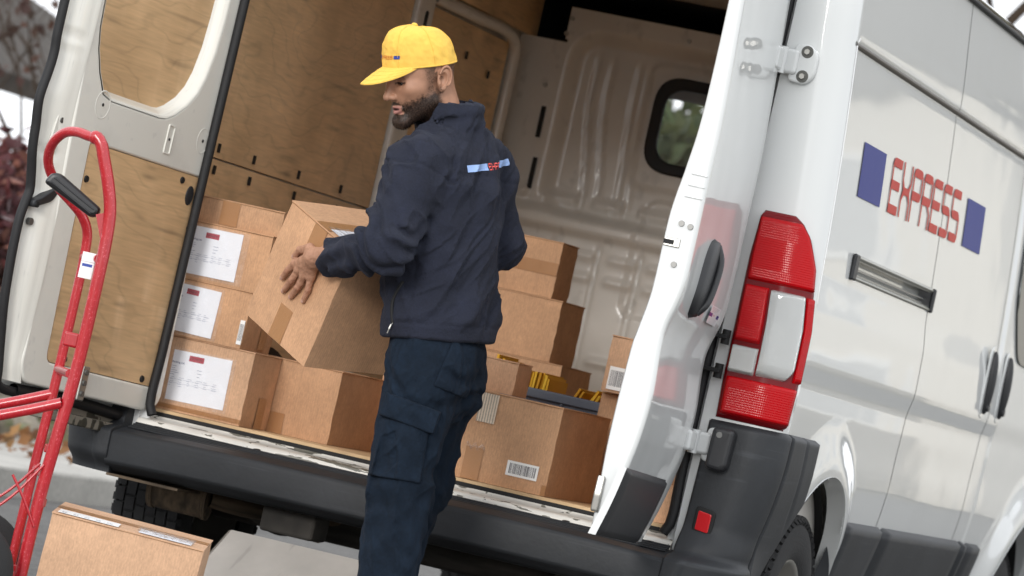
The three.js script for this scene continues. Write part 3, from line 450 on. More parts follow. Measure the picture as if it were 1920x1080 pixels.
// tail lamp on the right corner (its twin on the left)
const lampRed = phy({ color: S(176, 2, 12), roughness: 0.18, specularIntensity: 0.55, bumpMap: tex(256, 256, (u, v) => 0.5 + 0.25 * Math.sin(v * 2 * Math.PI * 26) + 0.2 * Math.sin(u * 2 * Math.PI * 8) * (v > 0.5 ? 1 : 0.3), false, [6, 6]), bumpScale: 0.0005 });
const lampDark = phy({ color: S(110, 3, 12), roughness: 0.2, specularIntensity: 0.6 });
const lampClear = phy({ color: S(226, 228, 226), roughness: 0.16, metalness: 0.35, clearcoat: 1, clearcoatRoughness: 0.03, bumpMap: tex(256, 256, (u, v) => 0.5 + 0.5 * Math.sin(u * 2 * Math.PI * 20), false, [6, 6]), bumpScale: 0.001 });
{
  // outline as left and right edges by height; x of the rear view becomes the place along the corner path
  const sOf = (x, y) => { const X = Xs(y); return x < X - RC ? (x - 0.80) / (X - RC - 0.80) : 1 + Math.asin(clamp((x - X + RC) / RC, 0, 1)) / (Math.PI / 2); };
  const Lf = pw([[0.915, 0.838], [1.0, 0.834], [1.36, 0.83], [1.47, 0.836], [1.492, 0.846]]), Rt = pw([[0.915, 1.72], [1.19, 1.74], [1.36, 1.62], [1.44, 1.42], [1.475, 1.25], [1.492, 1.08]]);
  const patch = (y0, y1, f0, f1, lift, nu = 20, nv = 26, rim = 0.06) => grid(nu, nv, (a, b) => { const y = lerp(y0, y1, b), sl = sOf(Lf(y), y), sr = Rt(y), s = lerp(lerp(sl, sr, f0(y)), lerp(sl, sr, f1(y)), a); const e = Math.min(a, 1 - a, b, 1 - b) / rim, k = Math.sqrt(Math.max(0, Math.min(1, e) * (2 - Math.min(1, e)))); const p = bodyPoint(s, y, 0.002 + lift * k); p.u = a; p.v = y; return p; });
  const c0 = () => 0, c1 = () => 1;
  for (const sx of [1, -1]) {
    const mk = (g) => sx > 0 ? g : mirrorX(g), t = new THREE.Group(); t.name = 'tail_lamp'; van.add(t);
    obj('lamp_housing', mk(patch(0.913, 1.492, c0, c1, 0.020, 26, 60, 0.035)), lampDark, t);
    obj('red_lens', mk(patch(1.291, 1.479, (y) => 0.045, (y) => 0.975, 0.029, 26, 20, 0.05)), lampRed, t);
    obj('red_lens', mk(patch(1.122, 1.290, (y) => 0.045, (y) => 0.435, 0.029, 14, 18, 0.05)), lampRed, t);
    obj('red_lens', mk(patch(0.921, 1.035, (y) => 0.045, (y) => 0.975, 0.029, 26, 14, 0.06)), lampRed, t);
    obj('red_lens', mk(patch(1.036, 1.290, (y) => 0.862, (y) => 0.975, 0.027, 10, 20, 0.05)), lampRed, t);
    obj('clear_lens', mk(patch(1.037, 1.289, (y) => 0.437, (y) => 0.86 - 0.9 * Math.max(0, 1.075 - y) * 3, 0.031, 18, 24, 0.06)), lampClear, t);
    obj('clear_lens', mk(patch(1.037, 1.121, (y) => 0.05, (y) => 0.435, 0.031, 16, 12, 0.06)), lampClear, t);
  }
}
// rear frame: jambs, seals, sill, floor
{
  for (const sx of [1, -1]) {
    const j = grid(6, 40, (a, b) => { const y = lerp(0.55, 2.36, b), pr = [[0.80, 0], [0.795, -0.012], [0.782, -0.02], [0.772, -0.02], [0.768, -0.026], [0.80, -0.05], [0.885, -0.055]][Math.round(a * 6)]; return V(pr[0] + 0.004, y, zr(y) + pr[1]); });
    obj('door_jamb', sx > 0 ? j : mirrorX(j), paint, van);
    const pts = []; for (let y = 0.60; y <= 2.4; y += 0.15) pts.push(V(sx * 0.778, y, zr(y) - 0.006)); pts.unshift(V(sx * 0.765, 0.572, 0.025));
    obj('door_seal', tube(pts, 0.0145, 60, 8), rubber, van);
  }
  const prof = [[-0.045, 0.572], [-0.036, 0.563], [0.02, 0.560], [0.036, 0.556], [0.044, 0.546], [0.046, 0.50], [0.03, 0.40]];
  obj('sill', grid(40, prof.length - 1, (a, b, i, j) => { const x = lerp(-0.8, 0.8, a), [z, y] = prof[j]; const p = V(x, y, z); p.u = x * 0.8; p.v = j * 0.09; return p; }), sillMat, van);
  obj('floor_sheet', box(-0.885, 0.885, 0.574, 0.592, -3.02, -0.062), plyFloorMat, van);
  obj('floor_edge', box(-0.79, 0.79, 0.562, 0.5835, -0.0615, -0.048), blackMat, van);
  obj('floor_pan', box(-0.88, 0.88, 0.50, 0.57, -3.02, -0.05), underMat, van);
}
// load bay lining
{
  const w = new THREE.Group(); w.name = 'left_wall_lining'; van.add(w);
  const sheet = (z0, z1, y0, y1, x = -0.888, t = 0.012, o = 0) => metreUV(new THREE.BoxGeometry(t, y1 - y0, z0 - z1).translate(x, (y0 + y1) / 2, (z0 + z1) / 2), 1 / 1.2, o, o * 1.7);
  obj('plywood_sheet', sheet(-0.06, -1.725, 1.336, 2.29, -0.888, 0.012, 0.2), plyWallMat, w);
  obj('plywood_sheet', sheet(-0.06, -1.725, 0.61, 1.330, -0.890, 0.012, 0.6), plyWallMat, w);
  obj('plywood_sheet', sheet(-1.90, -2.80, 1.0, 2.035, -0.893, 0.012, 0.4), plyWallMat, w);
  obj('plywood_sheet', sheet(-1.7, -3.02, 2.09, 2.40, -0.872, 0.012, 0.9), plyWallMat, w);
  obj('plywood_sheet', sheet(-1.90, -2.80, 0.61, 0.995, -0.893, 0.012, 0.1), plyWallMat, w);
  obj('wall_skin', box(-0.93, -0.905, 0.57, 2.36, -3.02, -0.12), innerPaint, w);
  for (const [z, y] of [[-0.62, 1.365], [-0.62, 1.30], [-1.02, 1.365], [-1.02, 1.30], [-1.42, 1.365], [-1.42, 1.30], [-2.0, 1.95], [-2.35, 1.93], [-2.62, 1.9], [-2.3, 1.62], [-0.32, 1.30], [-0.32, 1.365]]) obj('rivet', new THREE.BoxGeometry(0.004, 0.026, 0.016).translate(-0.879, y, z), blackMat, w);
  // pillar with slots, frame of the second panel
  const pil = obj('pillar', rbox(-0.905, -0.862, 0.6, 2.32, -1.885, -1.735, 0.012), innerPaint, w);
  for (const y of [0.9, 1.52, 1.95]) obj('slot', ext(roundPoly([[-0.013, -0.055], [0.013, -0.055], [0.013, 0.055], [-0.013, 0.055]], 0.012), 0.003).rotateY(Math.PI / 2).translate(-0.8625, y, -1.81), blackMat, pil);
  obj('panel_frame', tube([V(-0.874, 2.062, -1.88), V(-0.872, 2.064, -2.3), V(-0.870, 2.060, -2.74), V(-0.87, 2.03, -2.815), V(-0.872, 1.95, -2.83), V(-0.874, 1.2, -2.83), V(-0.874, 0.62, -2.83)], 0.022, 70, 10), innerPaint, w);
  const r = new THREE.Group(); r.name = 'right_wall_lining'; van.add(r);
  obj('plywood_sheet', metreUV(new THREE.BoxGeometry(0.012, 1.7, 2.7).translate(0.888, 1.46, -1.55), 1 / 1.2), plyWallMat, r); obj('wall_skin', box(0.905, 0.93, 0.57, 2.36, -3.02, -0.12), innerPaint, r);
  obj('headlining', box(-0.92, 0.92, 2.305, 2.33, -2.94, -0.13), innerPaint, van);
  // added dark box over the cab, open to the load bay, blocking windscreen light
  const shadeDark = std({ color: S(44, 44, 46), roughness: 1 }), lk = new THREE.Group(); lk.name = 'overcab_shade_box'; van.add(lk);
  obj('shade_box_floor', box(-0.9, 0.92, 2.04, 2.06, -3.9, -3.03), shadeDark, lk); obj('shade_box_back', box(-0.9, 0.92, 2.06, 2.32, -3.92, -3.9), shadeDark, lk); obj('shade_box_top', box(-0.92, 0.92, 2.305, 2.33, -3.9, -2.942), shadeDark, lk);
  for (const sx of [-1, 1]) obj('shade_box_side', box(sx * 0.91 - 0.01, sx * 0.91 + 0.01, 2.06, 2.305, -3.9, -3.03), shadeDark, lk);
  // bulkhead: pressed sheet with ribs, a stepped top corner and a window
  const zb = -3.0, wx0 = -0.372, wx1 = 0.02, wy0 = 1.72, wy1 = 2.035;
  const rr = (x, y, x0, x1, y0, y1, r) => { const qx = Math.abs(x - (x0 + x1) / 2) - (x1 - x0) / 2 + r, qy = Math.abs(y - (y0 + y1) / 2) - (y1 - y0) / 2 + r; return Math.hypot(Math.max(qx, 0), Math.max(qy, 0)) + Math.min(Math.max(qx, qy), 0) - r; };
  const depth = (x, y) => {
    let d = -0.05 * sstep(0.02, -0.03, rr(x, y, -0.70, 1.2, 1.50, 2.135, 0.10)) * (x > -0.9 ? 1 : 0);      // main dish
    const ridge = (c, w, h) => h * Math.exp(-(((x - c) / w) ** 2));
    const up = sstep(1.50, 1.56, y) * sstep(2.1, 2.0, y), bend = 0.05 * sstep(1.95, 1.55, y);
    d += up * (-ridge(-0.60 + bend - 0.02, 0.006, 0.011) - ridge(-0.545 + bend - 0.02, 0.006, 0.009) - ridge(-0.465 + bend * 0.4, 0.006, 0.011) - ridge(-0.425 + bend * 0.4, 0.006, 0.008));
    const wr = rr(x, y, wx0 - 0.05, wx1 + 0.3, wy0 - 0.07, wy1 + 0.05, 0.05); d += 0.012 * sstep(0.008, -0.008, wr);
    const lr = rr(x, y, -0.335, 0.4, 1.20, 1.615, 0.05); d -= 0.012 * sstep(0.006, -0.006, lr);
    d += 0.045 * sstep(1.53, 1.485, y) * 1 - 0.03 * sstep(1.455, 1.43, y);                                   // shelf rail across
    d += sstep(1.43, 1.40, y) * (-ridge(-0.62, 0.007, 0.014) - ridge(-0.45, 0.007, 0.014) - ridge(-0.30, 0.007, 0.014) - ridge(-0.05, 0.007, 0.014));
    for (const yy of [1.375, 1.30, 1.02]) d += 0.016 * Math.exp(-(((y - yy) / 0.013) ** 2)) * (sstep(-0.60, -0.58, x) - sstep(-0.47, -0.45, x) + sstep(-0.42, -0.40, x) - sstep(-0.32, -0.30, x) + sstep(-0.28, -0.26, x) - sstep(-0.07, -0.05, x));
    d += 0.02 * Math.exp(-(((y - 1.555) / 0.02) ** 2)) * (Math.sin(x * 37) > -0.4 ? 1 : 0.2);
    d += 0.0012 * N3(x * 6, y * 6, 9);
    return d;
  };
  const bk = grid(180, 170, (a, b) => { const x = lerp(-0.9, 0.9, a), y = lerp(0.58, 2.215, b); const p = V(x, y, zb + depth(x, y) + 0.05); p.u = x; p.v = y; return p; },
    (i, j) => { const x = lerp(-0.9, 0.9, (i + 0.5) / 180), y = lerp(0.58, 2.215, (j + 0.5) / 170); if (rr(x, y, wx0 + 0.01, wx1 - 0.01, wy0 + 0.01, wy1 - 0.01, 0.08) < 0) return false; return !(y > 2.09 && x < -0.74 + 0.3 * Math.max(0, 2.12 - y)); });
  const bulk = obj('bulkhead', bk, innerPaint, van);
  const ring = (o, r) => roundPoly([[wx0 + o, wy0 + o], [wx1 - o, wy0 + o], [wx1 - o, wy1 - o], [wx0 + o, wy1 - o]], r, 8);
  obj('window_seal', ext(ring(-0.012, 0.1), 0.03, 0.008, [ring(0.028, 0.075)]).translate(0, 0, zb + 0.005), rubber, bulk);
  obj('window_pane', ext(ring(0.02, 0.08), 0.004).translate(0, 0, zb + 0.012), glassMat, bulk);
  for (const [x, y] of [[-0.76, 1.90], [-0.75, 1.72]]) obj('slot', new THREE.BoxGeometry(0.016, 0.11, 0.004).translate(x, y - 0.1, zb + 0.056), blackMat, bulk);
  for (const [x, y] of [[-0.775, 1.93], [-0.30, 2.175], [-0.74, 2.12], [-0.73, 2.175]]) obj('bolt', cyl(0.009, 0.007, V(x, y, zb + 0.05), V(x, y, zb + 0.058), 10), steel, bulk);
}
// underside: axle, springs, silencer, spare bits
{
  const u = new THREE.Group(); u.name = 'undercarriage'; van.add(u);
  obj('axle', cyl(0.045, 0.045, V(-0.78, 0.35, -0.69), V(0.78, 0.35, -0.69), 16), underMat, u);
  for (const sx of [1, -1]) { obj('leaf_spring', tube([V(sx * 0.56, 0.44, -0.12), V(sx * 0.56, 0.36, -0.4), V(sx * 0.56, 0.32, -0.69), V(sx * 0.56, 0.36, -1.0), V(sx * 0.56, 0.46, -1.35)], 0.028, 24, 8), underMat, u); obj('damper', cyl(0.03, 0.022, V(sx * 0.45, 0.32, -0.69), V(sx * 0.38, 0.52, -0.45), 12), rustMat, u); obj('chassis_rail', rbox(sx * 0.47 - 0.04, sx * 0.47 + 0.04, 0.42, 0.5, -4.2, -0.1, 0.008), underMat, u); }
  const sil = obj('silencer', [cyl(0.06, 0.06, V(-0.77, 0.375, -0.12), V(-0.60, 0.372, -0.14), 20), cyl(0.063, 0.063, V(-0.77, 0.375, -0.12), V(-0.755, 0.375, -0.121), 20), cyl(0.063, 0.063, V(-0.615, 0.372, -0.138), V(-0.60, 0.372, -0.14), 20)], rustMat, u);
  obj('tail_pipe', tube([V(-0.6, 0.372, -0.14), V(-0.52, 0.365, -0.2), V(-0.4, 0.38, -0.6), V(-0.35, 0.4, -1.6)], 0.024, 30, 10), rustMat, u);
  obj('tow_bracket', rbox(-0.36, -0.2, 0.33, 0.4, -0.05, 0.08, 0.01), underMat, u); obj('tow_bracket', rbox(0.5, 0.6, 0.28, 0.4, -0.1, 0.06, 0.01), underMat, u);
  obj('bumper_bracket', box(-0.82, -0.6, 0.383, 0.39, -0.05, 0.13), rustMat, u);
  obj('floor_shield', box(-0.86, 0.86, 0.455, 0.495, -4.4, -0.05), underMat, u);
  obj('spare_wheel', cyl(0.33, 0.33, V(0.05, 0.29, -1.55), V(0.05, 0.45, -1.55), 30), tyreMat, u);
}
// wheels
{
  const tyreProf = [[0.215, -0.095], [0.235, -0.108], [0.27, -0.112], [0.305, -0.110], [0.328, -0.102], [0.338, -0.09], [0.342, 0], [0.338, 0.09], [0.328, 0.102], [0.305, 0.110], [0.27, 0.112], [0.235, 0.108], [0.215, 0.095]].map(([r, x]) => new THREE.Vector2(r, x));
  const carc = new THREE.LatheGeometry(tyreProf, 64);
  const rimG = mergeGeometries([new THREE.LatheGeometry([[0.0, 0.05], [0.05, 0.055], [0.075, 0.05], [0.085, 0.035], [0.17, 0.03], [0.185, 0.045], [0.205, 0.09], [0.218, 0.098], [0.222, 0.092], [0.20, 0.02], [0.2, -0.09]].map(([r, x]) => new THREE.Vector2(r, x)), 40)].map(fix));
  const blocks = []; for (let r = 0; r < 6; r++) for (let k = 0; k < 48; k++) { const g = new THREE.BoxGeometry(0.010, 0.029, 0.0375 + (r % 2) * 0.002).translate(0.3425, -0.087 + r * 0.0348, 0); g.rotateY((k + (r % 2) * 0.5) / 48 * Math.PI * 2); blocks.push(fix(g)); }
  const sh = []; for (let s = -1; s <= 1; s += 2) for (let k = 0; k < 60; k++) { const g = new THREE.BoxGeometry(0.022, 0.012, 0.022).rotateZ(s * -0.9).translate(0.333, s * 0.1, 0); g.rotateY(k / 60 * Math.PI * 2); sh.push(fix(g)); }
  const tread = mergeGeometries([...blocks, ...sh]);
  const holes = []; for (let k = 0; k < 8; k++) { const g = cyl(0.02, 0.02, V(0.13, 0.026, 0), V(0.13, 0.034, 0), 14); g.rotateY(k / 8 * Math.PI * 2); holes.push(fix(g)); }
  for (const cz of [-0.69, -3.93]) for (const sx of [1, -1]) {
    const w = new THREE.Group(); w.name = 'wheel'; van.add(w); w.position.set(sx * 0.868, 0.345, cz); w.rotation.z = -sx * Math.PI / 2; w.rotation.order = 'XYZ';
    obj('tyre', [carc.clone(), tread.clone()], tyreMat, w);
    obj('rim', rimG.clone(), steel, w); obj('rim_hole', mergeGeometries(holes), blackMat, w);
  }
}

// ---------------------------------------------------------------- rear doors, each built in its own plane: x along the width, y up, z towards the inside face
function doorFrame(name, h, side, open) {   // side -1 left door, +1 right door
  const ax = V(0, Math.cos(1.45 * DEG), -Math.sin(1.45 * DEG)), d = V(-side, 0, 0).applyAxisAngle(ax, side * open * DEG);
  const X = side < 0 ? d.clone().negate() : d.clone(), Z = X.clone().cross(ax).normalize();
  const g = new THREE.Group(); g.name = name; van.add(g); g.position.set(...h); g.quaternion.setFromRotationMatrix(new THREE.Matrix4().makeBasis(X, ax, Z)); return g;
}
const offsetPoly = (pts, o) => pts.map((p, i) => { const n = pts.length, a = pts[(i + n - 1) % n], b = pts[(i + 1) % n]; const tx = b[0] - a[0], ty = b[1] - a[1], l = Math.hypot(tx, ty) || 1; return [p[0] + ty / l * o, p[1] - tx / l * o]; });
const area2 = (p) => p.reduce((s, [x, y], i) => { const [X, Y] = p[(i + 1) % p.length]; return s + x * Y - X * y; }, 0);
const ccw = (p) => area2(p) < 0 ? [...p].reverse() : p;
const smoothLoop = (pts, n, closed = true) => new THREE.CatmullRomCurve3(pts.map(([x, y]) => V(x, y, 0)), closed, 'centripetal').getPoints(n).slice(0, closed ? -1 : undefined).map((p) => [p.x, p.y]);
{
  const L = doorFrame('rear_door', [-0.79, 0.6, 0.03], -1, 102);
  const P = (a) => a.map(([u, v]) => [-u, v - 0.6]);
  const upper = ccw(P([[0.62, 2.28], [0.617, 1.7], [0.606, 1.568], [0.592, 1.517], [0.563, 1.46], [0.53, 1.414], [0.50, 1.409], [0.26, 1.409], [0.235, 1.412], [0.205, 1.425], [0.158, 1.457], [0.125, 1.495], [0.104, 1.54], [0.086, 1.615], [0.078, 1.70], [0.074, 1.80], [0.074, 2.28]]));
  const lower = ccw(roundPoly(P([[0.556, 1.261], [-0.012, 1.261], [-0.039, 0.645], [0.522, 0.645]]), [0.02, 0.014, 0.014, 0.03]));
  const wide = ccw(offsetPoly(upper, 0.027)).map(([x, y]) => [x, Math.min(y, 1.70)]);
  const outline = ccw(roundPoly(P([[0.665, 2.34], [0.665, 1.45], [0.65, 1.25], [0.635, 1.05], [0.63, 0.62], [0.60, 0.578], [0.0, 0.578], [-0.073, 0.60], [-0.07, 0.70], [-0.055, 1.0], [-0.045, 1.2], [-0.02, 1.39], [-0.008, 1.56], [-0.01, 1.78], [-0.01, 2.34]]), [0.02, 0, 0, 0, 0.05, 0.03, 0.05, 0.04, 0, 0, 0, 0, 0, 0, 0.02]));
  obj('inner_frame', ext(outline, 0.05, 0.007, [wide, offsetPoly(lower, -0.003)], 4).translate(0, 0, -0.05), paintWorn, L);
  const n = upper.length;
  obj('window_rim', grid(n, 8, (a, b, i) => { const p = upper[i % n], q = wide[i % n], t = b; return V(lerp(p[0], q[0], t), lerp(p[1], q[1], t), -0.036 + 0.0365 * Math.sin(t * Math.PI / 2) ** 1.3); }), paintWorn, L);
  const ply = (pts, z, t, o) => metreUV(new THREE.ExtrudeGeometry(shapeOf(pts), { depth: t, bevelEnabled: false }).translate(0, 0, z), 1 / 1.2, o, o * 2.3);
  obj('plywood_panel', ply(offsetPoly(upper, 0.004), -0.043, 0.009, 0.31), plyMat, L);
  obj('plywood_panel', ply(offsetPoly(lower, -0.0045), -0.012, 0.009, 0.77), plyMat, L);
  obj('door_skin', ext(roundPoly(P([[0.655, 2.36], [0.65, 0.60], [0.60, 0.54], [0.02, 0.54], [-0.05, 0.56], [-0.03, 2.36]]), 0.04), 0.028, 0.008).translate(0, 0, -0.1), paint, L);
  // outer flange with its rolled step, then the rubber along the free edge
  const fe = smoothPw([[0.56, 0.672], [0.684, 0.705], [0.79, 0.730], [0.925, 0.745], [1.02, 0.746], [1.085, 0.731], [1.13, 0.742], [1.2, 0.764], [1.254, 0.772], [1.332, 0.786], [1.397, 0.775], [1.461, 0.768], [1.6, 0.775], [2.4, 0.775]]);
  const crease = pw([[0.56, 0.605], [0.62, 0.63], [1.05, 0.635], [1.25, 0.65], [1.45, 0.665], [2.4, 0.665]]);
  obj('lock_flange', grid(16, 120, (a, b) => { const v = lerp(0.575, 2.32, b), u = lerp(crease(v) - 0.006, fe(v), a); const step = 0.006 * (Math.exp(-(((v - 1.325) / 0.004) ** 2)) + Math.exp(-(((v - 1.20) / 0.004) ** 2)) + Math.exp(-(((v - 1.52) / 0.003) ** 2)) + Math.exp(-(((v - 1.48) / 0.003) ** 2))) * sstep(0.15, 0.3, a) * sstep(0.9, 0.75, a); return V(-u, v - 0.6, -0.0015 - 0.006 * sstep(0, 0.25, a) - 0.034 * sstep(0.2, 1, a) - step + 0.004 * Math.sin(v * 9)); }), paintWorn, L);
  const seal = []; for (let v = 0.56; v < 2.36; v += 0.035) seal.push(V(-(fe(v) + 0.006), v - 0.6, -0.03)); seal.unshift(V(-0.60, 0.548 - 0.6, -0.03)); seal.unshift(V(-0.57, 0.551 - 0.6, -0.035));
  obj('edge_seal', tube(seal, 0.0135, 160, 10), rubber, L);
  obj('lower_seal', tube([V(-0.60, -0.045, -0.03), V(-0.3, -0.04, -0.045), V(0.03, -0.043, -0.045), V(0.075, -0.02, -0.045), V(0.085, 0.04, -0.045)], 0.017, 50, 8), rubber, L);
  obj('bottom_channel', [rbox(-0.44, 0.05, -0.105, -0.075, -0.075, -0.03, 0.005), rbox(-0.45, 0.06, -0.078, -0.05, -0.09, -0.05, 0.005)], std({ map: chip, color: S(150, 146, 138), roughness: 0.6 }), L);
  // plugs and finger hole in the plywood
  for (const [u, v] of [[0.532, 1.158], [0.074, 1.236], [-0.012, 1.11], [-0.022, 0.748], [0.043, 0.665], [0.436, 0.667], [0.50, 1.235]]) obj('plug', cyl(0.0105, 0.009, V(-u, v - 0.6, -0.004), V(-u, v - 0.6, 0.0012), 14), blackMat, L);
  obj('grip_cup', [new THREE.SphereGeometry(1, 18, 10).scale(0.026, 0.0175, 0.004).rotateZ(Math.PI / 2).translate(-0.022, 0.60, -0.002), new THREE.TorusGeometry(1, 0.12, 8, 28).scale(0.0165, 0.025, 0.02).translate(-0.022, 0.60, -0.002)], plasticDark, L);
  // pressed rings and slots of the frame
  for (const [u, v, w, h] of [[0.539, 1.365, 0.034, 0.038], [0.022, 1.359, 0.028, 0.036]]) { const r = obj('pressed_ring', new THREE.TorusGeometry(1, 0.07, 8, 28).scale(w, h, 0.018).translate(-u, v - 0.6, -0.0005), paintWorn, L); obj('screw_hole', cyl(0.005, 0.005, V(-u, v - 0.6, -0.002), V(-u, v - 0.6, 0.001), 8), blackMat, r); }
  { const r = obj('pressed_slot', ext(roundPoly([[-0.017, -0.042], [0.017, -0.042], [0.017, 0.042], [-0.017, 0.042]], 0.006), 0.004, 0.0018, [roundPoly([[-0.012, -0.037], [0.012, -0.037], [0.012, 0.037], [-0.012, 0.037]], 0.004)]).translate(-0.188, 0.733, -0.001), paintWorn, L); obj('screw_hole', cyl(0.004, 0.004, V(-0.188, 0.733, -0.002), V(-0.188, 0.733, 0.0012), 8), blackMat, r); }
  // striker plate, latch hook, bracket
  const sp = obj('striker_plate', ext(roundPoly([[-0.019, -0.055], [0.019, -0.055], [0.019, 0.055], [-0.019, 0.055]], 0.018), 0.008, 0.002).rotateZ(-0.12).translate(-0.693, 0.655, -0.024), paintWorn, L);
  for (const dy of [0.036, -0.036]) obj('screw', cyl(0.009, 0.008, V(-0.693 + dy * 0.12, 0.655 + dy, -0.018), V(-0.693 + dy * 0.12, 0.655 + dy, -0.012), 12), screwMat, sp);
  const lh = obj('latch_arm', ext(roundPoly([[-0.052, -0.012], [0.03, 0.02], [0.05, 0.05], [0.03, 0.06], [-0.03, 0.02], [-0.055, 0.012]], 0.012), 0.026, 0.006).translate(-0.685, 0.452, -0.03), plasticDark, L);
  obj('latch_pivot', cyl(0.008, 0.008, V(-0.727, 0.452, -0.01), V(-0.727, 0.452, 0.0), 12), blackMat, lh);
  obj('screw', cyl(0.010, 0.010, V(-0.712, 0.405, -0.03), V(-0.712, 0.405, -0.018), 12), screwMat, L);
  const br = obj('stay_bracket', rbox(-0.352, -0.318, -0.035, 0.062, 0.0, 0.010, 0.004), steel, L);
  for (const y of [-0.015, 0.015, 0.045]) obj('bolt', cyl(0.008, 0.008, V(-0.335, y, 0.009), V(-0.335, y, 0.014), 10), screwMat, br);
}
{
  const R = doorFrame('rear_door', [0.80, 0.6, 0.03], 1, 95);
  const wo = smoothPw([[0.50, -0.075], [0.53, -0.068], [0.62, -0.045], [0.71, -0.028], [0.80, -0.014], [0.91, -0.009], [1.03, -0.015], [1.09, -0.012], [1.17, 0.006], [1.25, 0.011], [1.45, 0.010], [1.65, 0.009], [1.95, -0.005], [2.3, -0.02]]);
  const wi = smoothPw([[0.50, -0.086], [0.59, -0.088], [0.78, -0.095], [1.0, -0.091], [1.06, -0.085], [1.14, -0.074], [1.2, -0.071], [1.35, -0.071], [1.42, -0.066], [1.5, -0.056], [1.64, -0.045], [1.94, -0.045], [2.3, -0.055]]);
  const hinge = smoothPw([[0.53, 0.10], [0.71, 0.05], [0.88, 0.035], [1.05, 0.055], [1.14, 0.04], [1.37, 0.028], [1.6, 0.03], [2.3, 0.04]]);
  const sec = (v) => { const o = wo(v), i = wi(v), h = hinge(v), r = Math.min(0.012, (o - i) * 0.4); const p = [[h, i], [h, o - 0.012], [h + 0.004, o - 0.004], [h + 0.014, o]]; for (let k = 1; k <= 14; k++) p.push([lerp(h + 0.014, 0.752, k / 14), o - 0.004 * Math.sin(k / 14 * Math.PI)]); for (let k = 1; k <= 5; k++) { const a = k / 5 * Math.PI / 2; p.push([0.77 - r + r * Math.sin(a), o - r + r * Math.cos(a)]); } p.push([0.77, (o + i) / 2], [0.77, i + 0.004], [0.766, i]); p.push([0.5, i - 0.004], [h, i]); return p; };
  const n = sec(1).length - 1, rows = 150;
  obj('door_shell', grid(n, rows, (a, b, i) => { const v = lerp(0.535, 2.32, b), [u, w] = sec(v)[i]; const p = V(u, v - 0.6, -w - 0.0009 * (i > 4 && i < 18 ? N3(u * 5, v * 4, 2) : 0)); p.u = u; p.v = v; return p; }), paint, R);
  // black guard over the foot of the door
  obj('foot_guard', grid(24, 20, (a, b) => { const v = lerp(0.528, 0.712, b), u = lerp(0.17 + 0.3 * (0.71 - v) * 0.5, 0.785, a), e = Math.min(a * 30, (1 - a) * 30, b * 12, (1 - b) * 12, 1), p = V(u, v - 0.6, -(wo(v) + 0.012 * Math.sqrt(e * (2 - e)))); p.u = u; p.v = v; return p; }), plasticDark, R);
  obj('guard_edge', grid(3, 20, (a, b) => { const v = lerp(0.528, 0.712, b); return V(0.785, v - 0.6, -lerp(wo(v), wo(v) - 0.02, a)); }), paint, R);
  // outside handle in its cup
  const hd = new THREE.Group(); hd.name = 'outside_handle'; R.add(hd); const W = (v, o) => -(wo(v) + o);
  obj('handle_base', grid(16, 28, (a, b) => { const v = lerp(1.132, 1.352, b), w = 0.075 * Math.sqrt(Math.max(0, 1 - Math.abs(2 * b - 1) ** 3)); const u = 0.50 - 0.25 * (v - 1.24) + (a - 0.5) * 2 * w, e = Math.sin(a * Math.PI) * Math.sqrt(Math.max(0, 1 - Math.abs(2 * b - 1) ** 3)); return V(u, v - 0.6, W(v, -0.003 + 0.026 * Math.sqrt(e))); }), plasticDark, hd);
  obj('handle_grip', tube([V(0.53, 0.548, W(1.148, 0.012)), V(0.525, 0.575, W(1.175, 0.026)), V(0.50, 0.64, W(1.24, 0.030)), V(0.48, 0.70, W(1.30, 0.026)), V(0.475, 0.735, W(1.335, 0.01))], 0.010, 30, 10), plasticDark, hd);
  // sticker
  const st = canvasTex(128, 128, (c) => { c.fillStyle = '#eef0f2'; c.fillRect(0, 0, 128, 128); c.fillStyle = '#2b3f8c'; c.fillRect(0, 52, 40, 26); c.fillRect(96, 52, 32, 26); c.fillStyle = '#c33'; c.font = 'bold 16px sans-serif'; c.fillText('E P', 48, 70); c.fillStyle = '#999'; for (let k = 0; k < 4; k++) c.fillRect(14, 12 + k * 9, 96 - k * 12, 2); });
  const sg = grid(4, 6, (a, b) => { const v = lerp(1.143, 1.192, b), p = V(lerp(0.30, 0.15, a), v - 0.6, W(v, 0.0035)); p.u = a; p.v = b; return p; }); obj('sticker', sg, phy({ map: st, roughness: 0.3, clearcoat: 0.8 }), R);
  // lock hole, screws and pressed lines on the thick edge
  const ez = (v, t) => -lerp(wi(v), wo(v), t);
  for (const [v, t] of [[1.352, 0.45], [1.348, 0.75], [1.245, 0.5]]) obj('screw', cyl(0.0085, 0.0075, V(0.769, v - 0.6, ez(v, t)), V(0.7745, v - 0.6, ez(v, t)), 12), screwMat, R);
  const lk = obj('lock_plate', rbox(0.768, 0.773, 0.688, 0.712, ez(1.3, 0.55), ez(1.3, 0.02), 0.004), steel, R); obj('lock_slot', rbox(0.772, 0.7745, 0.694, 0.706, ez(1.3, 0.35), ez(1.3, 0.02), 0.001), blackMat, lk);
  for (const v of [1.485, 1.455, 1.425]) obj('pressed_line', rbox(0.769, 0.7725, v - 0.604, v - 0.599, ez(v, 0.92), ez(v, 0.3), 0.002), paint, R);
  obj('foot_catch', [ext(roundPoly([[-0.008, -0.045], [0.010, -0.045], [0.014, 0], [0.010, 0.05], [-0.004, 0.045]], 0.006), 0.02, 0.004).rotateY(0).translate(0.772, 0.03, -wi(0.62) - 0.012)], steel, R);
  obj('hinge_edge_seal', tube([0.58, 0.9, 1.2, 1.6, 2.0, 2.3].map((v) => V(hinge(v) + 0.05, v - 0.6, -wi(v) + 0.012)), 0.012, 40, 8), rubber, R);
}
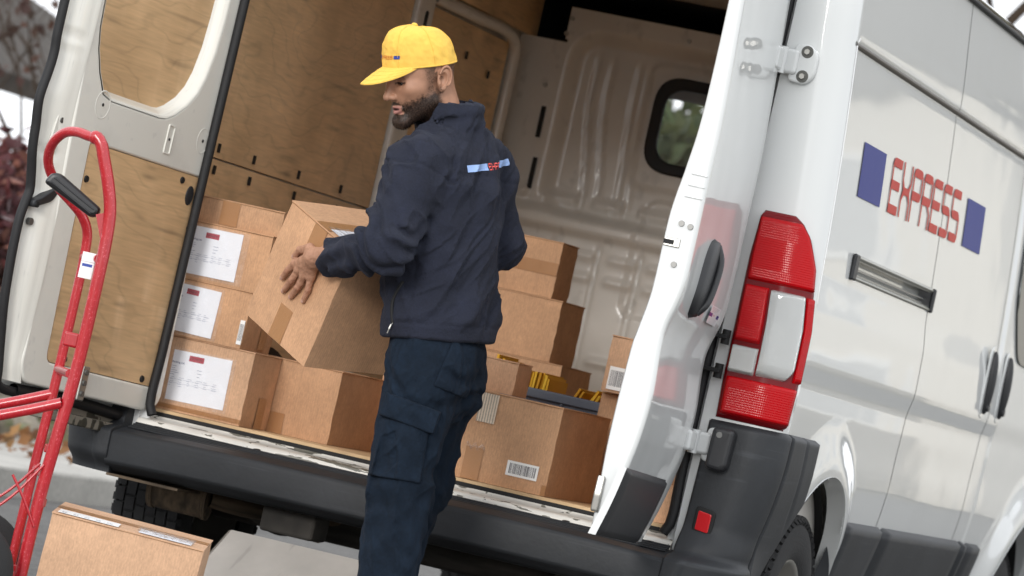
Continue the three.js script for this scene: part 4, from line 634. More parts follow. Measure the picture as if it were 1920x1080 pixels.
// hinges on the right jamb
for (const [y, hgt] of [[1.902, 0.052], [0.835, 0.046]]) {
  const h = new THREE.Group(); h.name = 'door_hinge'; van.add(h); const z = zr(y);
  obj('hinge_plate', ext(roundPoly([[0.825, y - hgt], [0.875, y - hgt - 0.004], [0.898, y - hgt * 0.6], [0.9, y + hgt * 0.6], [0.875, y + hgt + 0.004], [0.83, y + hgt]], 0.016), 0.024, 0.006).translate(0, 0, z - 0.002), paint, h);
  if (y > 1) for (const dy of [0.034, -0.034]) { const c = obj('bolt_recess', cyl(0.017, 0.017, V(0.867, y + dy, z + 0.018), V(0.867, y + dy, z + 0.0225), 20), std({ color: S(90, 90, 86), roughness: 0.6 }), h); obj('bolt', cyl(0.009, 0.008, V(0.867, y + dy, z + 0.02), V(0.867, y + dy, z + 0.030), 6), steel, h); }
  obj('hinge_arm', [rbox(0.79, 0.848, y - hgt * 0.66, y + hgt * 0.66, z + 0.004, z + 0.034, 0.01), cyl(0.014, 0.014, V(0.803, y - hgt * 0.7, z + 0.03), V(0.803, y + hgt * 0.7, z + 0.03), 16), rbox(0.772, 0.81, y - hgt * 0.62, y + hgt * 0.62, z + 0.02, z + 0.10, 0.01)], paint, h);
}
for (const y of [1.13, 1.036]) { const s = new THREE.Group(); s.name = 'door_stay'; van.add(s); obj('stay_link', [rbox(0.745, 0.83, y - 0.006, y + 0.006, 0.03, 0.06, 0.003), cyl(0.012, 0.012, V(0.822, y - 0.02, 0.04), V(0.822, y + 0.02, 0.04), 12)], blackMat, s); }

// ---------------------------------------------------------------- cartons: base centre at the origin, w along x, h up, d along z, printed face towards +z
function cartonParts(t, w, h, d, o = {}) {
  const r = rng(o.seed ?? 3), mat = cardMats[o.mat ?? 0], e = 0.0035, j = () => (r() - 0.5) * 0.004;
  const body = new THREE.BoxGeometry(w, h - e, d, 10, 8, 10).translate(0, (h - e) / 2, 0), p = body.attributes.position;
  for (let i = 0; i < p.count; i++) { const x = p.getX(i), y = p.getY(i), z = p.getZ(i); const bx = 1 - (2 * x / w) ** 2, by = 1 - (2 * y / h - 1) ** 2, bz = 1 - (2 * z / d) ** 2, a = o.bulge ?? 0.0015; p.setXYZ(i, x + Math.sign(x) * a * by * bz * (Math.abs(x) > w / 2 - 1e-5 ? 1 : 0), y, z + Math.sign(z) * a * bx * by * (Math.abs(z) > d / 2 - 1e-5 ? 1 : 0)); }
  for (let i = 0; i < p.count; i++) { const x = p.getX(i), y = p.getY(i), z = p.getZ(i), q = 40 + (o.seed ?? 3); const ed = (Math.abs(x) > w / 2 - 0.004 ? 1 : 0) + (Math.abs(z) > d / 2 - 0.004 ? 1 : 0) + (y < 0.002 || y > h - 0.006 ? 1 : 0); if (ed > 1) { const k = 0.0022 * (ed - 0.6); p.setXYZ(i, x - Math.sign(x) * Math.abs(k * N3(x * 31, y * 31, z * 31 + q)), y, z - Math.sign(z) * Math.abs(k * N3(x * 33 + q, y * 33, z * 33))); } }
  body.computeVertexNormals();
  obj('carton_body', metreUV(toCreasedNormals(body, 0.6), 2, r() * 0.9, r() * 0.9), mat, t);
  // two top flaps meeting in the middle, standing off a hair
  for (const s of [-1, 1]) { const f = obj('top_flap', metreUV(new THREE.BoxGeometry(w + 0.001, 0.0034, d / 2 - 0.001).translate(0, 0, s * d / 4), 2, r(), r()), mat, t); f.position.set(0, h - 0.0012 + Math.abs(j()) * 0.5, 0); f.rotation.x = s * (0.004 + Math.abs(j()) * 2); f.rotation.z = j() * 0.8; }
  if (o.gap !== false) obj('cut_edge', box(-w / 2 + 0.003, w / 2 - 0.003, h - 0.0042, h - 0.0030, -d / 2 + 0.001, d / 2 + 0.0006), cutMat, t);
  return body;
}
function strip(t, name, x0, x1, y0, y1, z, mat, thick = 0.0007) { return obj(name, new THREE.BoxGeometry(x1 - x0, y1 - y0, thick).translate((x0 + x1) / 2, (y0 + y1) / 2, z), mat, t); }
const onSide = (g, x) => g.rotateY(Math.PI / 2).translate(x, 0, 0);
const barTex = (seed, vertical) => { const r = rng(seed); return canvasTex(256, 128, (c) => { c.fillStyle = '#f3f3f1'; c.fillRect(0, 0, 256, 128); c.fillStyle = '#2c2c34'; let x = 22; while (x < 232) { const a = 1.5 + r() * 5; c.fillRect(x, 20, a, 88); x += a + 2 + r() * 5; } }); };
const bar1 = std({ map: barTex(4), roughness: 0.5 }), bar2 = std({ map: barTex(9), roughness: 0.5 });
const slipTex = (v) => canvasTex(512, 400, (c) => {
  c.fillStyle = '#eef0f6'; c.fillRect(0, 0, 512, 400); c.translate(v * 9 - 9, v * 6 - 8); c.fillStyle = '#a81f38'; c.fillRect(150, 34, 130, 46); c.fillStyle = '#5d1020'; c.font = 'bold 17px sans-serif'; c.fillText('DOCUMENTS', 160, 63);
  c.fillStyle = '#39406a'; c.font = 'bold 19px sans-serif'; c.fillText('Packing List', 10, 112); c.fillStyle = '#8c93aa'; const r = rng(12 + v * 7);
  for (let k = 0; k < 5; k++) c.fillRect(12, 134 + k * 17, 30 + r() * 40, 3.5);
  for (let k = 0; k < 3; k++) c.fillRect(236 + r() * 10, 138 + k * 26, 24 + r() * 26, 4);
  c.fillRect(10, 236, 420, 1.5); c.fillRect(10, 268, 430, 1.5); for (let k = 0; k < 26; k++) c.fillRect(14 + (k % 6) * 74 + r() * 12, 222 + Math.floor(k / 6) * 17, 16 + r() * 38, 3);
});
const slipMats = [0, 1, 2].map((v) => std({ map: slipTex(v), roughness: 0.55 })), slipMat = slipMats[0]; let slipNo = 0;
const filmBump = tex(256, 256, (u, v) => 0.5 + 0.5 * pf(u, v, 5, 9, 4), false), filmMat = phy({ color: 0xffffff, roughness: 0.14, transmission: 0.94, thickness: 0, ior: 1.45, bumpMap: filmBump, bumpScale: 0.006, clearcoat: 0.6, clearcoatRoughness: 0.15 });
function slip(t, x0, x1, y0, y1, z, wrinkle = 0.012) {   // paper under a clear pouch
  const no = slipNo++, s = obj('packing_slip', new THREE.BoxGeometry(x1 - x0, y1 - y0, 0.0006), slipMats[no % 3], t); s.position.set((x0 + x1) / 2, (y0 + y1) / 2, z); s.rotation.z = [0.018, -0.022, 0.01][no % 3];
  obj('clear_pouch', grid(24, 18, (a, b) => { const x = lerp(x0 - 0.004, x1 + wrinkle, a), y = lerp(y0 - 0.008, y1 + 0.006, b); const p = V(x, y, z + 0.0022 + 0.0014 * N3(x * 38, y * 30, z * 3) + (x > x1 ? 0.003 * N3(x * 130, y * 130, 2) : 0)); p.u = x * 3; p.v = y * 3; return p; }), filmMat, t);
  return s;
}
const carton = (label, pos, size, o = {}) => { const t = thing('cardboard_box', label, 'box', pos, o.turn ?? 0, o.group); cartonParts(t, ...size, o); return t; };
{
  // stack beside the left door
  const W = 0.31, xr = -0.548, cx = xr - W / 2;
  let t = carton('cardboard box with a wide packing slip, bottom of the stack by the plywood door', [cx - 0.0, 0.593, -0.215], [W, 0.214, 0.23], { seed: 11, mat: 0 });
  slip(t, -0.085, 0.095, 0.032, 0.176, 0.1172); strip(t, 'tape', -0.154, 0.1545, 0.006, 0.018, 0.1169, tapeMat);
  obj('tape', new THREE.BoxGeometry(0.0007, 0.09, 0.06).translate(W / 2 + 0.004, 0.045, -0.02), tapeMat, t);
  t = carton('cardboard box with packing slip and barcode strip on its corner, second of the stack', [cx - 0.045, 0.8075, -0.215], [W, 0.166, 0.24], { seed: 12, mat: 2 });
  slip(t, -0.085, 0.062, 0.012, 0.148, 0.1235); 
  strip(t, 'barcode_label', 0.138, 0.1525, 0.012, 0.082, 0.1232, std({ map: barTex(21), roughness: 0.5 })); obj('tape', new THREE.BoxGeometry(0.0007, 0.12, 0.055).translate(W / 2 + 0.004, 0.07, -0.03), tapeMat, t);
  t = carton('cardboard box with a packing slip and crumpled pouch edge, third of the stack', [cx - 0.022, 0.974, -0.215], [W, 0.167, 0.24], { seed: 13, mat: 2 });
  slip(t, -0.095, 0.068, 0.014, 0.152, 0.1235, 0.022);
  t = carton('plain cardboard box with brown tape band, topmost of the stack by the plywood door', [cx - 0.02, 1.1415, -0.235], [0.32, 0.074, 0.22], { seed: 14, mat: 1 });
  strip(t, 'tape', -0.03, 0.025, 0.002, 0.0705, 0.1132, tapeMat); strip(t, 'tape', -0.03, 0.025, -0.0, 0.001, 0.1132, tapeMat);
  t = carton('large plain cardboard box beside the stack with packing slips', [-0.515, 0.593, -0.575], [0.31, 0.216, 0.48], { seed: 15, mat: 1 });
  obj('tape', new THREE.BoxGeometry(0.06, 0.06, 0.0007).translate(-0.02, 0.03, 0.2436), tapeMat, t);
  t = carton('dark plain cardboard box deeper in the load bay behind the held box', [-0.2, 0.593, -0.95], [0.36, 0.30, 0.4], { seed: 25, mat: 1 });
  // right hand group
  t = carton('large cardboard box with torn paper tape and a barcode on the load floor', [0.175, 0.593, -0.36], [0.40, 0.252, 0.5], { seed: 16, mat: 2, bulge: 0.002 });
  strip(t, 'barcode_label', 0.075, 0.168, 0.036, 0.078, 0.2525, bar1); strip(t, 'tape', -0.052, 0.0, 0.001, 0.092, 0.2535, tapeMat);
  const pt = tex(128, 256, (u, v) => { const k = Math.sin(u * 2 * Math.PI * 7 + 0.8 * pf(u, v, 4, 12, 2)) > 0.25 + 0.5 * pf(u, v, 6, 18, 3) ? 168 : 224; return [k, k * 0.93, k * 0.84]; });
  strip(t, 'paper_tape', -0.042, 0.012, 0.165, 0.247, 0.2545, std({ map: pt, roughness: 0.8 }));
  obj('torn_film', grid(10, 4, (a, b) => V(lerp(-0.055, 0.003, a), lerp(0.088, 0.1, b) + 0.006 * Math.sin(a * 17), 0.2545 + 0.003 * Math.sin(a * 23 + b * 5))), filmMat, t);
  strip(t, 'corner_tape', 0.186, 0.1995, 0.0, 0.03, 0.2526, tapeMat);
  t = carton('small plain cardboard box standing on the box with the barcode', [0.053, 0.8475, -0.45], [0.17, 0.095, 0.14], { seed: 17, mat: 0 });
  t = carton('wide cardboard box deep in the bay, under a smaller one', [-0.32, 0.9735, -1.6], [0.44, 0.195, 0.26], { seed: 18, mat: 1 });
  t = carton('smaller cardboard box on top of the wide one by the bulkhead', [-0.35, 1.1705, -1.6], [0.40, 0.178, 0.18], { seed: 19, mat: 1 }); strip(t, 'tape', -0.2, 0.2, 0.07, 0.11, 0.0935, tapeMat);
  carton('dim cardboard box carrying the wide box deep in the bay', [-0.3, 0.593, -1.62], [0.5, 0.379, 0.34], { seed: 20, mat: 1 });
  t = carton('narrow upright cardboard box with a barcode behind the right rear door', [0.475, 0.593, -0.8], [0.34, 0.325, 0.2], { seed: 26, mat: 1 });
  t = carton('cardboard box with a barcode label, half hidden by the right rear door', [0.463, 0.9195, -0.75], [0.3, 0.165, 0.2], { seed: 21, mat: 0 });
  strip(t, 'barcode_label', -0.135, -0.085, 0.008, 0.075, 0.1036, bar2);
  t = carton('cardboard box on the floor behind the right door hinge', [0.645, 0.593, -0.3], [0.19, 0.245, 0.3], { seed: 22, mat: 0 }); strip(t, 'tape', 0.03, 0.09, 0.11, 0.16, 0.1535, tapeMat);
  t = carton('second cardboard box stacked behind the right door hinge', [0.65, 0.8395, -0.31], [0.18, 0.155, 0.28], { seed: 23, mat: 2 }); strip(t, 'barcode_label', 0.045, 0.085, 0.02, 0.06, 0.1435, bar2);
  t = carton('third cardboard box on the stack behind the right door hinge', [0.652, 0.9955, -0.32], [0.17, 0.15, 0.28], { seed: 24, mat: 0 });
  // mail crate with yellow envelopes
  const c = thing('mail_crate', 'grey plastic mail crate full of upright envelopes', 'crate', [0.155, 0.593, -0.94]);
  const cm = std({ color: S(92, 98, 110), roughness: 0.5, bumpMap: grainBump, bumpScale: 0.0004 });
  obj('front_wall', rbox(-0.24, 0.24, 0.0, 0.285, 0.168, 0.176, 0.003), cm, c); obj('back_wall', rbox(-0.24, 0.24, 0, 0.285, -0.176, -0.168, 0.003), cm, c);
  for (const s of [-1, 1]) obj('end_wall', rbox(s * 0.236 - 0.004, s * 0.236 + 0.004, 0, 0.285, -0.168, 0.168, 0.003), cm, c);
  obj('base', rbox(-0.236, 0.236, 0, 0.008, -0.168, 0.168, 0.003), cm, c);
  for (const z of [0.178, -0.178]) obj('rim', rbox(-0.25, 0.25, 0.262, 0.291, z - 0.008, z + 0.008, 0.005), cm, c);
  for (const x of [-0.12, 0.02, 0.14]) obj('rib', rbox(x - 0.004, x + 0.004, 0.0, 0.262, 0.175, 0.186, 0.003), cm, c);
  const yel = [[222, 168, 28], [206, 148, 20], [232, 184, 48]].map((k) => std({ color: S(...k), roughness: 0.7 })), r = rng(40);
  for (let i = 0; i < 30; i++) { const left = i < 17, x = left ? -0.225 + i * 0.0105 : -0.02 + (i - 17) * 0.0165, e = tag(obj('envelope', new THREE.BoxGeometry(0.005 + r() * 0.003, (left ? 0.285 : 0.27) + r() * 0.03 + (left && i < 4 ? 0.055 - i * 0.012 : 0), 0.2), yel[Math.floor(r() * 3)]), left ? 'yellow padded envelope standing in the tight row of the mail crate' : 'yellow padded envelope leaning in the loose row of the mail crate', 'envelope', left ? 'tight row of envelopes in the mail crate' : 'loose row of envelopes in the mail crate'); e.position.set(0.155 + x, 0.605 + 0.172, -0.92 + (r() - 0.5) * 0.03); e.rotation.z = left ? -0.02 - r() * 0.05 : -0.3 - r() * 0.2; }
}

// ---------------------------------------------------------------- red hand truck (x to the toe plate, y up, z towards the camera), its box, a ramp
{
  const t = thing('hand_truck', 'red tubular hand truck with a black grip beside the open plywood door', 'hand truck', [-0.467, 0, 1.449], 17.263 * DEG);
  const red = phy({ map: tex(512, 512, (u, v) => { const s = Math.max(0, pf(u, v, 40, 40, 3) - 0.38), b = pf(u, v, 5, 5, 4); return [178 * (1 + 0.06 * b) + 200 * s, 20 + 380 * s, 32 + 380 * s]; }, true, [8, 2]), roughness: 0.36, clearcoat: 0.7, clearcoatRoughness: 0.14 });
  obj('rail', tube([V(-0.042, 1.252, 0.02), V(-0.026, 1.238, 0.024), V(-0.009, 1.199, 0.025), V(0.016, 1.137, 0.024), V(0.033, 1.079, 0.022), V(0.039, 1.02, 0.021), V(0.041, 0.9, 0.02), V(0.038, 0.68, 0.013), V(0.027, 0.5, 0.01), V(0.018, 0.347, 0.005), V(0.012, 0.02, 0)], 0.0160, 90, 16), red, t);
  obj('rail', tube([V(-0.046, 0.02, -0.28), V(-0.043, 0.145, -0.28), V(-0.039, 0.439, -0.273), V(-0.034, 0.601, -0.269), V(-0.031, 0.846, -0.263), V(-0.032, 0.96, -0.26), V(-0.038, 1.019, -0.255), V(-0.058, 1.055, -0.24), V(-0.09, 1.083, -0.22), V(-0.125, 1.109, -0.2), V(-0.148, 1.136, -0.18), V(-0.162, 1.165, -0.15), V(-0.163, 1.195, -0.12), V(-0.149, 1.227, -0.08), V(-0.125, 1.248, -0.05), V(-0.092, 1.254, -0.02), V(-0.06, 1.249, 0.01), V(-0.045, 1.249, 0.02)], 0.0128, 150, 14), red, t);
  obj('weld', new THREE.SphereGeometry(0.0175, 16, 12).translate(-0.043, 1.249, 0.018), red, t);
  const gp = new THREE.Group(); gp.name = 'grip'; t.add(gp);
  const gg = ext(roundPoly([[-0.082, -0.02], [0.066, -0.015], [0.078, 0.0], [0.072, 0.019], [-0.062, 0.024], [-0.08, 0.012]], 0.012), 0.036, 0.011).translate(0, 0, -0.018); gg.rotateZ(-0.465).translate(-0.064, 1.094, 0.0);
  obj('grip_sleeve', gg, phy({ color: S(22, 22, 24), roughness: 0.35, clearcoat: 0.3 }), gp);
  for (const o of [-0.007, 0.006]) obj('grip_ridge', tube([V(-0.064 - 0.066 * 0.894 + o * 0.447, 1.094 + 0.066 * 0.447 + o * 0.894, 0.019), V(-0.064 + 0.06 * 0.894 + o * 0.447, 1.094 - 0.06 * 0.447 + o * 0.894, 0.019)], 0.0022, 8, 6), plasticDark, gp);
  obj('gusset', ext([[0.0, 1.062], [0.03, 1.075], [0.036, 1.0], [0.028, 0.995]], 0.006).translate(0, 0, 0.012), red, t);
  // cross members
  for (const y of [0.955, 0.66, 0.40, 0.08]) obj('cross_bar', cyl(0.0115, 0.0115, V(0.03 - (0.955 - y) * 0.02, y, 0.012), V(-0.033, y, -0.265), 12), red, t);
  obj('clamp', rbox(-0.012, 0.026, 0.725, 0.762, -0.04, 0.0, 0.006), red, t);
  for (const [z0, x0, y0] of [[0.018, 0.02, 0.585], [-0.27, -0.03, 0.598]]) obj('stay', tube([V(x0, y0, z0), V(x0 - 0.07, y0 - 0.032, z0), V(x0 - 0.24, y0 - 0.105, z0), V(x0 - 0.36, y0 - 0.16, z0)], 0.0135, 20, 12), red, t);
  obj('stay_cross_bar', cyl(0.0135, 0.0135, V(-0.34, 0.425, 0.02), V(-0.39, 0.438, -0.275), 12), red, t);
  for (const y of [0.465, 0.33]) obj('lug', rbox(0.0, 0.034, y - 0.01, y + 0.012, -0.035, -0.008, 0.004), red, t);
  const stk = canvasTex(64, 128, (c) => { c.fillStyle = '#f2f2f2'; c.fillRect(0, 0, 64, 128); c.fillStyle = '#2a47a0'; c.fillRect(8, 56, 48, 14); c.fillStyle = '#c9c9c9'; c.fillRect(0, 44, 64, 4); });
  obj('sticker', rbox(-0.012, 0.022, 0.90, 0.966, -0.004, 0.0, 0.001), std({ map: stk, roughness: 0.4 }), t).geometry.attributes.uv.array.forEach((_, i, a) => { const p = t.children[t.children.length - 1].geometry.attributes.position, k = i >> 1; a[i] = i % 2 ? (p.getY(k) - 0.90) / 0.066 : (p.getX(k) + 0.012) / 0.034; });
  for (const [a, b, c] of [[[-0.16, 0.22, 0.03], [-0.05, 0.33, 0.03], [0.012, 0.425, 0.02]], [[-0.16, 0.25, 0.01], [-0.06, 0.345, 0.0], [0.0, 0.425, 0.0]], [[-0.058, 0.385, 0.03], [-0.02, 0.335, 0.03], [0.02, 0.27, 0.02]]]) obj('spring_wire', tube([V(...a), V(...b), V(...c)], 0.0035, 12, 8), red, t);
  obj('toe_plate', rbox(0.0, 0.33, 0.008, 0.02, -0.30, 0.02, 0.004), red, t);
  obj('axle', cyl(0.01, 0.01, V(-0.125, 0.135, 0.12), V(-0.155, 0.135, -0.4), 12), screwMat, t);
  for (const z of [0.02, -0.275]) obj('axle_bracket', rbox(-0.15, 0.0, 0.12, 0.15, z - 0.006, z + 0.006, 0.004), red, t);
  for (const [x, z] of [[-0.128, 0.085], [-0.15, -0.36]]) { const w = new THREE.Group(); w.name = 'wheel'; t.add(w); w.position.set(x, 0.135, z); obj('tyre', new THREE.TorusGeometry(0.098, 0.034, 14, 40), tyreMat, w); obj('hub', cyl(0.075, 0.075, V(0, 0, -0.02), V(0, 0, 0.02), 24), std({ color: S(40, 40, 42), roughness: 0.5 }), w); }
  // box carried by the truck
  const b = thing('cardboard_box', 'cardboard box on the toe plate of the red hand truck', 'box', [0, 0, 0], 17.263 * DEG);
  const off = V(0.243, 0.021, -0.148).applyAxisAngle(V(0, 1, 0), 17.263 * DEG); b.position.set(-0.467 + off.x, 0.036, 1.449 + off.z); b.rotation.set(3.2 * DEG, 17.263 * DEG, -1.9 * DEG, 'YXZ');
  cartonParts(b, 0.39, 0.283, 0.30, { seed: 31, mat: 0 });
  const lab = obj('barcode_label', new THREE.BoxGeometry(0.155, 0.0008, 0.075).translate(-0.105, 0.2855, 0.10), std({ map: canvasTex(512, 256, (c) => { c.fillStyle = '#eceeee'; c.fillRect(0, 0, 512, 256); c.fillStyle = '#8f97a6'; const r = rng(6); for (let g = 0; g < 5; g++) for (let x = 0; x < 40; x += 4 + r() * 4) c.fillRect(30 + g * 95 + x, 150, 2 + r() * 3, 70); c.fillRect(20, 60, 300, 8); }), roughness: 0.5 }), b);
  obj('clear_pouch', grid(26, 12, (a, c) => { const x = lerp(0.02, 0.165, a), z = lerp(0.045, 0.142, c), p = V(x, 0.288 + 0.004 * Math.abs(N3(x * 60, z * 50, 1)), z); p.u = a; p.v = c; return p; }), filmMat, b); obj('packing_slip', new THREE.BoxGeometry(0.135, 0.0006, 0.085).translate(0.092, 0.2858, 0.094), std({ color: S(228, 230, 236), roughness: 0.5 }), b);
  obj('tape', new THREE.BoxGeometry(0.39, 0.0007, 0.05).translate(0, 0.285, 0.0), tapeMat, b);
  // sheet leaning under the bumper
  const rp = thing('loading_ramp', 'pale grey metal ramp sheet sloping to the ground under the bumper', 'ramp', [-0.11, 0, 0.3]);
  const rampT = tex(512, 512, (u, v) => { const b2 = pf(u, v, 6, 5, 5), s = Math.max(0, pf(u, v, 50, 6, 3) - 0.38); const k = 178 * (1 + 0.1 * b2) - 60 * s; return [k, k * 0.975, k * 0.94]; });
  const sheet = grid(10, 24, (a, b2) => { const y = 0.31 * (1 - b2), z = 0.5 * b2, p = V(lerp(-0.245 - 0.03 * b2 * b2, 0.26, a), y + 0.012, z); p.u = a * 0.5; p.v = b2 * 0.6; return p; });
  obj('ramp_sheet', sheet, std({ map: rampT, roughness: 0.55, metalness: 0.15, side: THREE.DoubleSide }), rp);
  for (const [x, s] of [[-0.247, -0.03], [0.262, 0]]) obj('edge_bar', tube([V(x, 0.316, 0), V(x + s * 0.3, 0.16, 0.25), V(x + s, 0.012, 0.5)], 0.006, 16, 8), steel, rp);
  for (const x of [-0.18, 0.2]) obj('leg', cyl(0.01, 0.01, V(x, 0, 0.03), V(x, 0.295, 0.03), 10), steel, rp);
}

// ---------------------------------------------------------------- the courier: x to the right of the photographer, y up, z towards the photographer
const man = thing('person', 'courier in yellow cap, navy fleece and dark cargo trousers holding a cardboard box', 'person', [0.206, 0, 0.632], 17.263 * DEG);
{
  const add = (a, b, s = 1) => [a[0] + b[0] * s, a[1] + b[1] * s, a[2] + b[2] * s], dot = (a, b) => a[0] * b[0] + a[1] * b[1] + a[2] * b[2], sub = (a, b) => [a[0] - b[0], a[1] - b[1], a[2] - b[2]];
  const cross = (a, b) => [a[1] * b[2] - a[2] * b[1], a[2] * b[0] - a[0] * b[2], a[0] * b[1] - a[1] * b[0]], unit = (a) => { const l = Math.hypot(...a); return a.map((x) => x / l); };
  const F = unit([-0.85, 0, -0.53]), P0 = [0.01, 0.93, 0], AX = unit([-0.09, 0.59, 0.012]);
  const LF = unit(cross(AX, F).map((x) => x)), FF = unit(cross(LF, AX)); // left of the body, front of the body
  const lat = LF[2] > 0 ? LF : LF.map((x) => -x), fro = dot(FF, F) > 0 ? FF : FF.map((x) => -x);
  // skeleton
  const Ls = [-0.142, 1.378, 0.150], Le = [-0.174, 1.147, 0.245], Lw = [-0.325, 1.089, 0.036], Rs = [0.03, 1.425, -0.145], Re = [0.108, 1.235, -0.15], Rw = [-0.06, 1.075, -0.372];
  const Lh = [-0.012, 0.865, 0.085], Lk = [-0.004, 0.555, 0.085], La = [0.035, 0.08, 0.075], Rh = [0.052, 0.88, -0.085], Rk = [0.038, 0.56, -0.105], Ra = [-0.012, 0.08, -0.118], NB = [-0.078, 1.475, 0.0];
  // head frame
  const HF = unit([-0.780, -0.391, 0.488]), HR = unit([-0.530, 0, -0.848]), HU = unit(cross(HR, HF)), HO = [-0.176, 1.611, 0.014];
  const toHead = (p) => { const q = sub(p, HO); return [dot(q, HF), dot(q, HU), dot(q, HR)]; }, fromHead = (p) => add(add(add(HO, HF, p[0]), HU, p[1]), HR, p[2]);
  const torsoSt = pw([[-0.10, 0.178], [-0.03, 0.178], [0.05, 0.174], [0.15, 0.166], [0.30, 0.180], [0.42, 0.188], [0.50, 0.165], [0.56, 0.105], [0.62, 0.06]]), torsoSb = pw([[-0.10, 0.134], [-0.03, 0.134], [0.05, 0.130], [0.15, 0.124], [0.30, 0.126], [0.42, 0.122], [0.50, 0.104], [0.56, 0.078], [0.62, 0.05]]);
  const torso = (p, g) => { const q = sub(p, P0), h = dot(q, AX), u = dot(q, lat), w = dot(q, fro), a = torsoSt(clamp(h, -0.1, 0.6)) + g, b = torsoSb(clamp(h, -0.1, 0.6)) + g; const r = Math.hypot(u / a, w / b); return smax((r - 1) * Math.min(a, b), Math.max(h - 0.585, -0.12 - h), 0.03); };
  const fold = (x, y, z, s, k) => N3(x * s, y * s, z * s) * k;

  // ---- fleece jacket
  const arm = (p, s, e, w, r) => smin(capD(p, s, e, r[0], r[1]), capD(p, e, w, r[2], r[3]), 0.03);
  const along = (p, a, b) => { const d = sub(b, a); return dot(sub(p, a), d) / dot(d, d); };
  const Lcuff = add(Lw, sub(Le, Lw), 0.035), Rcuff = add(Rw, sub(Re, Rw), 0.05);
  const cax = unit([-0.20, 0.97, 0.06]), cO = [-0.082, 1.50, 0.004];
  const jacketBase = (p) => {
    let d = torso(p, 0.006);
    d = smin(d, capD(p, [-0.075, 1.462, 0.025], Ls, 0.045, 0.062), 0.04); d = smin(d, capD(p, [-0.05, 1.478, -0.03], Rs, 0.05, 0.062), 0.05);
    const la = arm(p, Ls, Le, Lcuff, [0.076, 0.066, 0.060, 0.046]), ra = arm(p, Rs, Re, Rcuff, [0.074, 0.064, 0.058, 0.046]);
    d = smin(d, la, 0.035); d = smin(d, ra, 0.03); return d;
  };
  const jacketFull = (x, y, z) => {
    const p = [x, y, z]; let d = jacketBase(p);
    if (d > 0.05) return d;
    // standing collar, rolled in two folds
    const q = sub(p, cO), ch = dot(q, cax), cr = Math.hypot(...sub(q, cax.map((k) => k * ch))); const cq = sub(q, cax.map((k) => k * ch)), ang = Math.atan2(cq[2], cq[0]);
    const da = Math.abs(((ang - 2.75 + 3 * Math.PI) % (2 * Math.PI)) - Math.PI), top = lerp(0.008, 0.098, sstep(0.3, 0.95, da)), rad = 0.077 - 0.17 * Math.max(0, ch - 0.02) + 0.0025 * Math.sin(ch * 150 + 1.5 * Math.sin(ang));
    const col = smax(Math.abs(cr - rad) - 0.0115, Math.max(ch - top, -0.04 - ch), 0.008); d = smin(d, col, 0.016);
    // hem plane, cuff ends
    const h = dot(sub(p, P0), AX);
    d = smax(d, 0.016 - h + 0.0015 * N3(x * 9, 3, z * 9), 0.012);
    const tl = along(p, Le, Lw), tr = along(p, Re, Rw);
    const nearL = capD(p, Le, Lw, 0.09, 0.075), nearR = capD(p, Re, Rw, 0.09, 0.075);
    if (nearL < 0.02) d = smax(d, (tl - 0.955) * 0.27, 0.006); if (nearR < 0.02) d = smax(d, (tr - 0.95) * 0.27, 0.006);
    // folds: long soft ones on the back and side, tight ones at the elbow, grooves of seams
    const tu = along(p, Ls, Le), arml = capD(p, Ls, Le, 0.1, 0.09), isArm = sstep(0.02, -0.01, Math.min(arml, nearL));
    const el = Math.exp(-(((tu - 0.98) / 0.25) ** 2)) + 0.8 * Math.exp(-(((tl - 0.12) / 0.2) ** 2));
    const u = dot(sub(p, P0), lat), w = dot(sub(p, P0), fro);
    let f = 0.011 * N3(u * 9 + h * 6, h * 2.4 - u * 2, w * 5) * (1 - isArm) + 0.0045 * N3(u * 17 + h * 12, h * 5, w * 8 + 4) * (1 - isArm) + 0.006 * Math.pow(0.5 + 0.5 * Math.sin(u * 44 + h * 30 + 4 * N3(u * 4, h * 4, 1)), 3) * sstep(0.36, 0.15, h) * sstep(0.0, 0.06, h) * (1 - isArm); f *= lerp(0.25, 1, sstep(0.035, 0.08, h));
    const rid = (a, b, c) => Math.pow(1 - Math.abs(N3(a, b, c)), 5) - 0.25;
    f += (1 - isArm) * sstep(0.03, 0.09, h) * (0.0075 * rid(u * 7 + h * 5, h * 2.2 - u * 1.5, w * 4 + 7) + 0.004 * rid(u * 13 + h * 11, h * 5, w * 7)) + isArm * 0.006 * rid(x * 8 + y * 6, y * 5, z * 8 + 3);
    const wave = Math.sin((tl < 0.4 ? tl * 26 : 10.4) + tu * 22 + 3.6 * N3(x * 6, y * 6, z * 6));
    f += isArm * (0.0085 * el * wave + 0.006 * N3(x * 11, y * 9, z * 11));
    f += 0.0004 * N3(x * 60, y * 60, z * 60);
    f -= 0.0022 * Math.exp(-(((h - 0.058) / 0.004) ** 2)) * sstep(0.0, 0.02, nearL);                         // hem seam
    f -= 0.0025 * Math.exp(-(((h - 0.445 - 0.01 * Math.cos(u * 9)) / 0.0035) ** 2)) * (w < 0 ? 1 : 0) * (1 - isArm);  // yoke seam
    if (tu > -0.1 && tu < 0.4 && arml < 0.03) f -= 0.003 * Math.exp(-(((tu - 0.10 - 0.5 * (u - 0.19)) / 0.02) ** 2));   // armhole
    if (h < 0.42) f -= 0.002 * Math.exp(-(((w + 0.02) / 0.003) ** 2)) * (u > 0 ? 1 : 0) * (1 - isArm);         // side seam
    if (tl > 0.80 && nearL < 0.02) f -= 0.002 * Math.exp(-(((tl - 0.86) / 0.008) ** 2));
    return d - f;
  };
  const fleeceB = tex(512, 512, (u, v) => 0.5 + 0.34 * pf(u, v, 60, 60, 3) + 0.3 * pf(u, v, 150, 150, 1), false, [5, 5]);
